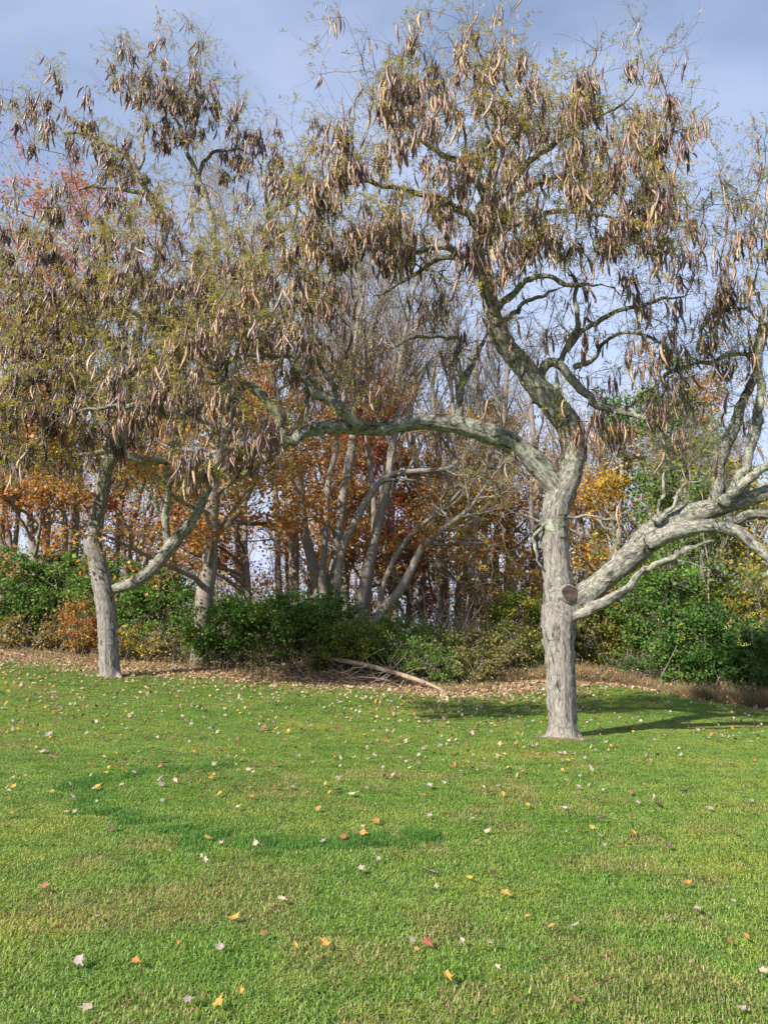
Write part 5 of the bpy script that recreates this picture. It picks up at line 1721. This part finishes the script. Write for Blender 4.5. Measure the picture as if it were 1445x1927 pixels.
leaf_quads(lbag, np.stack([ex, ey, ez], -1), rng.uniform(0.035, 0.085, len(ex)), pick(LIT, len(ex), 0.25), 2.2, 0.0, 0.40)
lo = link("leaf_litter", lbag.mesh("leaf_litter", M_FALLEN))
lo['kind'] = 'stuff'
lo['label'] = "brown and tan leaf litter along the edge of the woods"


def leaf_shape(kind, sd):
    r = np.random.default_rng(sd)
    if kind == 0:        # five lobed
        prof = [0.5, 0.8, 0.66, 0.92, 0.72, 1.05, 0.72, 0.92, 0.66, 0.8, 0.5]
        ang = np.linspace(-0.86, 0.86, 11) * math.pi
    elif kind == 1:      # oval, pointed
        prof = [0.5, 0.58, 0.62, 0.66, 0.8, 1.05, 0.8, 0.66, 0.62, 0.58, 0.5]
        ang = np.linspace(-0.9, 0.9, 11) * math.pi
    else:                # four lobed, blunt
        prof = [0.55, 0.95, 0.62, 0.6, 0.95, 0.78, 0.95, 0.6, 0.62, 0.95, 0.55]
        ang = np.linspace(-0.88, 0.88, 11) * math.pi
    prof = np.array(prof) * r.uniform(0.88, 1.12, 11) * 0.55
    curl = r.uniform(0.15, 0.75)
    fold = r.uniform(-0.2, 0.5)
    x, y = prof * np.cos(ang), prof * np.sin(ang)
    z = curl * (x * x) * 1.2 + fold * np.abs(y) + r.uniform(-0.05, 0.05, 11)
    V = np.concatenate([[[0, 0, 0.0]], np.stack([x, y, z], -1), [[-0.75, 0.02, 0.06]], [[-0.75, -0.02, 0.06]]])
    T = [(0, i, i + 1) for i in range(1, 11)] + [(0, 11, 12), (0, 12, 13), (0, 13, 1)]
    return V, np.array(T)


LSH = [leaf_shape(k % 3, 60 + k) for k in range(12)]
LMESH = {}
for cn, c in LPAL.items():
    for k, (V, T) in enumerate(LSH):
        cc = np.repeat(np.array(c)[None], len(V), 0) * np.random.default_rng(k).uniform(0.75, 1.2, (len(V), 1))
        LMESH[cn, k] = mesh_np("fallen_leaf", V, [T], cc, None, M_FALLEN, False)


def put_leaf(p, size, cn, k, label, tilt=0.35, flip=0.0, group="leaves fallen on the lawn"):
    o = bpy.data.objects.new("fallen_leaf", LMESH[cn, k])
    COL.objects.link(o)
    o.location = (p[0], p[1], p[2] + 0.054)
    o.rotation_mode = 'ZYX'
    o.rotation_euler = (rng.normal(0, tilt) + flip, rng.normal(0, tilt), rng.uniform(0, 6.28))
    o.scale = (size,) * 3
    o['label'] = label
    o['category'] = "leaf"
    o['group'] = group
    return o


NAMED = [  # px, py, size px, colour, label
    (952, 1698, 20, "golden yellow", "largest golden yellow leaf, alone on the grass right of centre"),
    (438, 1745, 26, "golden yellow", "folded golden leaf lying left of centre in the near grass"),
    (609, 1796, 23, "golden yellow", "round golden leaf next to a smaller one in the near lawn"),
    (556, 1801, 16, "golden yellow", "smaller golden leaf just left of the round golden one"),
    (805, 1793, 23, "rust red", "brown-red round leaf beside a pale pinkish one"),
    (775, 1787, 17, "greyish pink", "pale pinkish leaf touching the left of the brown-red leaf"),
    (784, 1806, 12, "orange", "little orange leaf just below the pale pinkish leaf"),
    (842, 1862, 22, "golden yellow", "yellow leaf with a stalk near the bottom of the lawn"),
    (936, 1843, 12, "pale tan", "small whitish leaf right of the yellow stalked leaf"),
    (410, 1911, 24, "golden yellow", "broad amber leaf at the very bottom of the picture"),
    (452, 1889, 18, "golden yellow", "upright amber leaf above the broad bottom leaf"),
    (353, 1905, 20, "greyish pink", "grey-pink leaf left of the broad amber bottom leaf"),
    (162, 1920, 22, "pale tan", "pale leaf cut by the bottom edge at the left"),
    (83, 1686, 20, "rust red", "red-orange leaf alone at the left of the near lawn"),
    (256, 1830, 17, "orange", "dull orange upright leaf in the lower left grass"),
    (497, 1776, 16, "rust red", "faded reddish leaf in straw grass above the golden pair"),
    (333, 1797, 10, "orange", "tiny orange leaf between dull orange and golden leaves"),
    (413, 1802, 18, "greyish pink", "grey shrivelled leaf left of the golden pair"),
    (531, 1710, 17, "pale tan", "whitish crumpled leaf in the centre of the near lawn"),
    (251, 1667, 15, "pale tan", "pale leaf at the left above the golden folded leaf"),
    (391, 1590, 15, "golden yellow", "golden leaf lying just in front of the dark grass ring"),
    (348, 1562, 13, "greyish pink", "pale leaf lying on the dark grass ring"),
    (607, 1596, 13, "greyish pink", "pale pink leaf on the front arc of the dark ring"),
    (647, 1587, 14, "rust red", "bright red leaf at the right of the dark grass ring"),
    (664, 1503, 18, "pale tan", "big whitish lobed leaf behind the dark grass ring"),
    (636, 1474, 15, "greyish pink", "grey leaf standing above the big whitish lobed leaf"),
    (304, 1485, 16, "greyish pink", "pale grey leaf inside the dark ring beside a twig"),
    (184, 1490, 15, "golden yellow", "yellow leaf on the left bend of the dark ring"),
    (24, 1491, 13, "golden yellow", "yellow leaf near the left edge level with the ring"),
    (97, 1500, 12, "orange", "dull orange leaf between the edge leaf and the ring"),
    (474, 1509, 11, "orange", "small orange leaf inside the right part of the ring"),
    (448, 1530, 12, "pale tan", "small whitish leaf inside the ring's front arc"),
    (516, 1447, 16, "rust red", "brown standing leaf behind the ring at centre"),
    (178, 1447, 14, "rust red", "reddish brown leaf just outside the ring at upper left"),
    (80, 1421, 15, "greyish pink", "grey upright leaf far left behind the ring"),
    (91, 1390, 14, "greyish pink", "grey flat leaf farther back at the left"),
    (679, 1651, 18, "greyish pink", "pale leaf on the grass below the ring's right end"),
    (711, 1630, 12, "greyish pink", "small grey leaf just above the pale one at centre"),
    (918, 1576, 15, "pale tan", "white upright leaf right of centre on the lawn"),
    (809, 1545, 14, "greyish pink", "pinkish leaf left of the white upright leaf"),
    (1092, 1574, 16, "rust red", "dark red leaf on the right half of the lawn"),
    (1193, 1580, 12, "orange", "orange leaf right of the dark red leaf"),
    (1156, 1518, 11, "pale tan", "white small leaf on the right lawn in front of the trunk"),
    (994, 1527, 12, "golden yellow", "yellow small leaf standing in front of the right trunk"),
    (930, 1660, 20, "dark brown", "dark brown curled leaf left above the largest golden leaf"),
    (883, 1668, 12, "golden yellow", "small yellow leaf left of the dark brown curled one"),
    (1312, 1728, 15, "greyish pink", "pale grey leaf at the right of the near lawn"),
    (1381, 1714, 11, "pale tan", "tiny pale leaf right of the pale grey leaf"),
    (1403, 1781, 15, "orange", "yellow-orange leaf near the right edge"),
    (1374, 1790, 12, "rust red", "brownish leaf just left of the yellow-orange edge leaf"),
    (1439, 1850, 18, "pale tan", "white leaf cut by the right edge near the bottom"),
    (1396, 1922, 20, "pale tan", "white leaf at the bottom right corner"),
    (993, 1742, 12, "golden yellow", "yellow leaf right below the largest golden leaf"),
    (1039, 1762, 14, "orange", "orange leaf left of the large straw patch"),
    (870, 1792, 11, "greyish pink", "small pink leaf right of the brown-red round leaf"),
    (923, 1796, 12, "pale tan", "small grey-white leaf farther right of the brown-red leaf"),
    (1088, 1908, 14, "rust red", "brown leaf low in the straw grass at the bottom right"),
    (1385, 1578, 12, "dark brown", "dark leaf near the right edge in the middle lawn"),
    (1234, 1517, 12, "dark brown", "dark curled leaf at the right in front of the shadows"),
    (995, 1409, 10, "pale tan", "white leaf just left in front of the right trunk's foot"),
    (1053, 1425, 10, "pale tan", "white leaf directly in front of the right trunk's foot"),
    (828, 1409, 10, "pale tan", "white leaf on the lawn midway left of the right trunk"),
    (845, 1400, 9, "pale tan", "upper white leaf of the two left of the right trunk"),
]
occupied = []
for i, (px, py, s, cn, lab) in enumerate(NAMED):
    p = ground_hit(px, py)
    k = int(rng.integers(0, 12))
    put_leaf(p, s * mpp(px, py, p[1]) * 0.98, cn, k, lab, 0.2, 0.32)
    occupied.append(p[:2])
nrand = 3600
yy = 3.0 + 17 * rng.uniform(0, 1, nrand * 4) ** 0.62
xx = rng.uniform(-1, 1, nrand * 4) * (1.5 + 0.58 * yy)
dens = np.clip((yy - 2.5) / 10, 0.03, 1) ** 2.0 * (0.25 + 1.2 * vnoise(np.stack([xx * 0.5, yy * 0.5, xx * 0], -1)))
dens = np.where(xx > 3.5, dens * 0.7, dens)
kp = (rng.random(len(xx)) < dens) & (yy < edge_y(xx)) & (np.hypot(xx - RT_BASE[0], yy - RT_BASE[1]) > 0.4) & (np.hypot(xx - LT_BASE[0], yy - LT_BASE[1]) > 0.4)
xx, yy = xx[kp][:nrand], yy[kp][:nrand]
zz = gz(xx, yy)
cnames = list(LPAL)
cw = np.array([0.34, 0.15, 0.12, 0.1, 0.21, 0.08])
sz = rng.uniform(0.03, 0.066, len(xx))
order = np.argsort(-(sz / yy))
nind = 300 - len(NAMED)
for i in order[:nind]:
    cn = cnames[rng.choice(6, p=cw)]
    qx, qy = project(np.array((xx[i], yy[i], zz[i])))
    if 170 < qx < 760 and 1460 < qy < 1575:
        zone = "inside the curve of the dark grass ring"
    elif qy > 1590:
        zone = "in the near grass left of centre" if qx < 722 else "in the near grass right of centre"
    elif qx < 200:
        zone = "on the lawn left of the dark ring"
    elif qy < 1475 and qx < 520:
        zone = "between the dark ring and the left lawn tree"
    elif qy < 1475 and qx < 900:
        zone = "between the dark ring and the fallen branch"
    elif qx < 900:
        zone = "beside the right end of the dark ring"
    elif qy < 1440 and qx < 1060:
        zone = "just left of the right lawn tree's foot"
    elif qy < 1440:
        zone = "among the shadows right of the right lawn tree"
    else:
        zone = "on the open lawn in front of the right lawn tree"
    put_leaf((xx[i], yy[i], zz[i]), sz[i], cn, int(rng.integers(0, 12)), "small %s leaf %s" % (cn, zone), 0.35, 0.15, "small %s leaves %s" % (cn, zone))
sb2 = Bag()
for i in order[nind:]:
    V, T = LSH[int(rng.integers(0, 12))]
    a_ = rng.uniform(0, 6.28)
    c, s = math.cos(a_), math.sin(a_)
    tx, ty = rng.normal(0, 0.5, 2)
    W = V * sz[i]
    W = np.stack([W[:, 0] * c - W[:, 1] * s, W[:, 0] * s + W[:, 1] * c, W[:, 2]], -1)
    W[:, 2] += W[:, 0] * tx + W[:, 1] * ty
    cn = cnames[rng.choice(6, p=cw)]
    sb2.add(W + np.array((xx[i], yy[i], zz[i] + 0.045)), None, T, np.array(LPAL[cn]) * rng.uniform(0.8, 1.15))
so = link("scattered_leaves", sb2.mesh("scattered_leaves", M_FALLEN, False))
so['kind'] = 'stuff'
so['label'] = "many small fallen leaves scattered over the far lawn"

# ------------------------------------------------------------------ fallen wood
bp0 = [ground_hit(838, 1304), ground_hit(800, 1290), ground_hit(760, 1278), ground_hit(700, 1268)]
A0, A1 = bp0[0], at(640, 1243, 19.6)
br = thing("fallen_branch", "long bare brown branch lying slanted at the lawn's edge", "branch", A0)
bb = Bag()
pt = np.array([A0 + (0, 0, 0.02), at(815, 1291, 18.3), at(780, 1278, 18.6), at(735, 1264, 18.9), at(690, 1252, 19.2), at(642, 1243, 19.6), at(610, 1238, 19.9)])
rd_ = np.array((0.028, 0.042, 0.055, 0.055, 0.06, 0.055, 0.04))
C = catmull(np.column_stack([pt, rd_]), 0.12)
tube(bb, C[:, :3], C[:, 3], 10, (0.3,) * 3)
link("stem", bb.mesh("stem", M_WOOD), br)
for (a0, a1, r) in (((800, 1285, 18.4), (770, 1300, 18.1), 0.012), ((735, 1264, 18.9), (700, 1284, 18.4), 0.014), ((690, 1252, 19.2), (655, 1275, 18.8), 0.013), ((700, 1255, 19.1), (640, 1268, 19.0), 0.012), ((760, 1271, 18.7), (800, 1255, 18.9), 0.01)):
    q = Bag()
    p0, p1 = at(*a0), at(*a1)
    pm = (p0 + p1) / 2 + rng.normal(size=3) * 0.06
    C = catmull(np.column_stack([np.array([p0, pm, p1]), (r, r * .8, r * .4)]), 0.08)
    tube(q, C[:, :3], C[:, 3], 6, (0.4,) * 3)
    link("side_branch", q.mesh("side_branch", M_WOOD), br)
bx = thing("brush_pile", "heap of grey-brown sticks and twigs behind the fallen branch", "brush pile", ground_hit(690, 1275))
qb = Bag()
m = 190
c0 = at(690, 1262, 19.4)
S = c0 + rng.normal(size=(m, 3)) * np.array((0.7, 0.3, 0.05))
S[:, 2] = gz(S[:, 0], S[:, 1]) + rng.uniform(0.0, 0.18, m)
Pq, Rq = grow(S, rdirs(m) * np.array((1, 0.6, 0.35)), rng.uniform(0.4, 1.3, m), 0.011, 0.004, 4, 0.15, 0.0, 0.05)
Pq[..., 2] = np.maximum(Pq[..., 2], gz(Pq[..., 0], Pq[..., 1]) + 0.015)
edges_of(qb, Pq, Rq, 4, np.repeat(pick([(2, (0.26, 0.2, 0.15)), (2, (0.17, 0.12, 0.085)), (1, (0.33, 0.27, 0.21))], m, 0.2), 4, 0))
link("sticks", qb.mesh("sticks", M_TWIG), bx)['kind'] = 'stuff'
bx2 = thing("brush_pile", "pile of bare sticks under the shrub right of the right trunk", "brush pile", ground_hit(1190, 1290))
qb = Bag()
m = 110
c0 = at(1185, 1275, 21.0)
S = c0 + rng.normal(size=(m, 3)) * np.array((0.55, 0.35, 0.05))
S[:, 2] = gz(S[:, 0], S[:, 1]) + rng.uniform(0.0, 0.4, m)
Pq, Rq = grow(S, rdirs(m) * np.array((1, 0.8, 0.5)), rng.uniform(0.4, 1.0, m), 0.010, 0.004, 4, 0.2, 0.0, 0.1)
Pq[..., 2] = np.maximum(Pq[..., 2], gz(Pq[..., 0], Pq[..., 1]) + 0.015)
edges_of(qb, Pq, Rq, 4, np.repeat(pick([(2, (0.17, 0.13, 0.095)), (2, (0.10, 0.075, 0.055))], m, 0.2), 4, 0))
link("sticks", qb.mesh("sticks", M_TWIG), bx2)['kind'] = 'stuff'


def ground_twig(px0, py0, px1, py1, r, label, col):
    p0, p1 = ground_hit(px0, py0), ground_hit(px1, py1)
    pm = (p0 + p1) / 2 + np.array((0, 0.0, 0.02)) + rng.normal(size=3) * np.array((0.02, 0.03, 0))
    q = Bag()
    C = catmull(np.column_stack([np.array([p0, pm, p1]) + (0, 0, 0.045), (r, r, r * .5)]), 0.04)
    tube(q, C[:, :3], C[:, 3], 6, col)
    f = Bag()
    o = link("fallen_twig", q.mesh("fallen_twig", M_TWIG))
    o['label'] = label
    o['category'] = "twig"


ground_twig(490, 1384, 520, 1381, 0.008, "dark twig lying on the grass behind the ring", (0.08, 0.06, 0.05))
ground_twig(298, 1477, 316, 1470, 0.009, "short pale stick lying inside the dark grass ring", (0.42, 0.36, 0.29))
ground_twig(950, 1458, 963, 1454, 0.007, "short dark twig in front of the right trunk's left side", (0.07, 0.05, 0.045))
ground_twig(1270, 1468, 1294, 1470, 0.007, "thin dark twig on the right lawn before the tree shadows", (0.07, 0.05, 0.045))
ground_twig(300, 1423, 340, 1424, 0.006, "thin dark twig left behind the ring", (0.07, 0.055, 0.045))
for (px, py, lab) in ((385, 1455, "dark fallen seed pod at the back of the ring"), (445, 1487, "dark fallen seed pod inside the ring's right"), (330, 1441, "dark fallen seed pod behind the ring's left"),
                      (622, 1497, "dark fallen seed pod left of the big whitish leaf"), (915, 1501, "dark fallen seed pod left in front of the right trunk"), (1235, 1518, "dark curled seed pod on the right lawn"),
                      (1300, 1493, "dark seed pod lying on the far right lawn"), (720, 1470, "dark seed pod near centre behind the ring"), (1152, 1553, "dark seed pod left of the orange leaf at right"), (792, 1647, "tiny dark seed pod in the centre near lawn")):
    p = ground_hit(px, py)
    o = bpy.data.objects.new("fallen_seed_pod", POD_MESH[int(rng.integers(0, 14)) * 3])
    me = o.data.copy()
    cc = np.ones((len(me.vertices), 4), np.float32)
    cc[:, :3] = (0.07, 0.045, 0.042)
    me.attributes["tint"].data.foreach_set("color", cc.ravel())
    o.data = me
    COL.objects.link(o)
    o.location = (p[0], p[1], p[2] + 0.045)
    o.rotation_euler = (math.radians(88), 0, rng.uniform(0, 6.28))
    o.scale = (0.2, 0.2, 0.16)
    o['label'] = lab
    o['category'] = "seed pod"
    o['group'] = "dark pods fallen on the lawn"

ntri = 0
for o in bpy.data.objects:
    if o.type == 'MESH':
        ntri += len(o.data.loops) - 2 * len(o.data.polygons)
print("triangles", ntri, "objects", len(scene.objects))
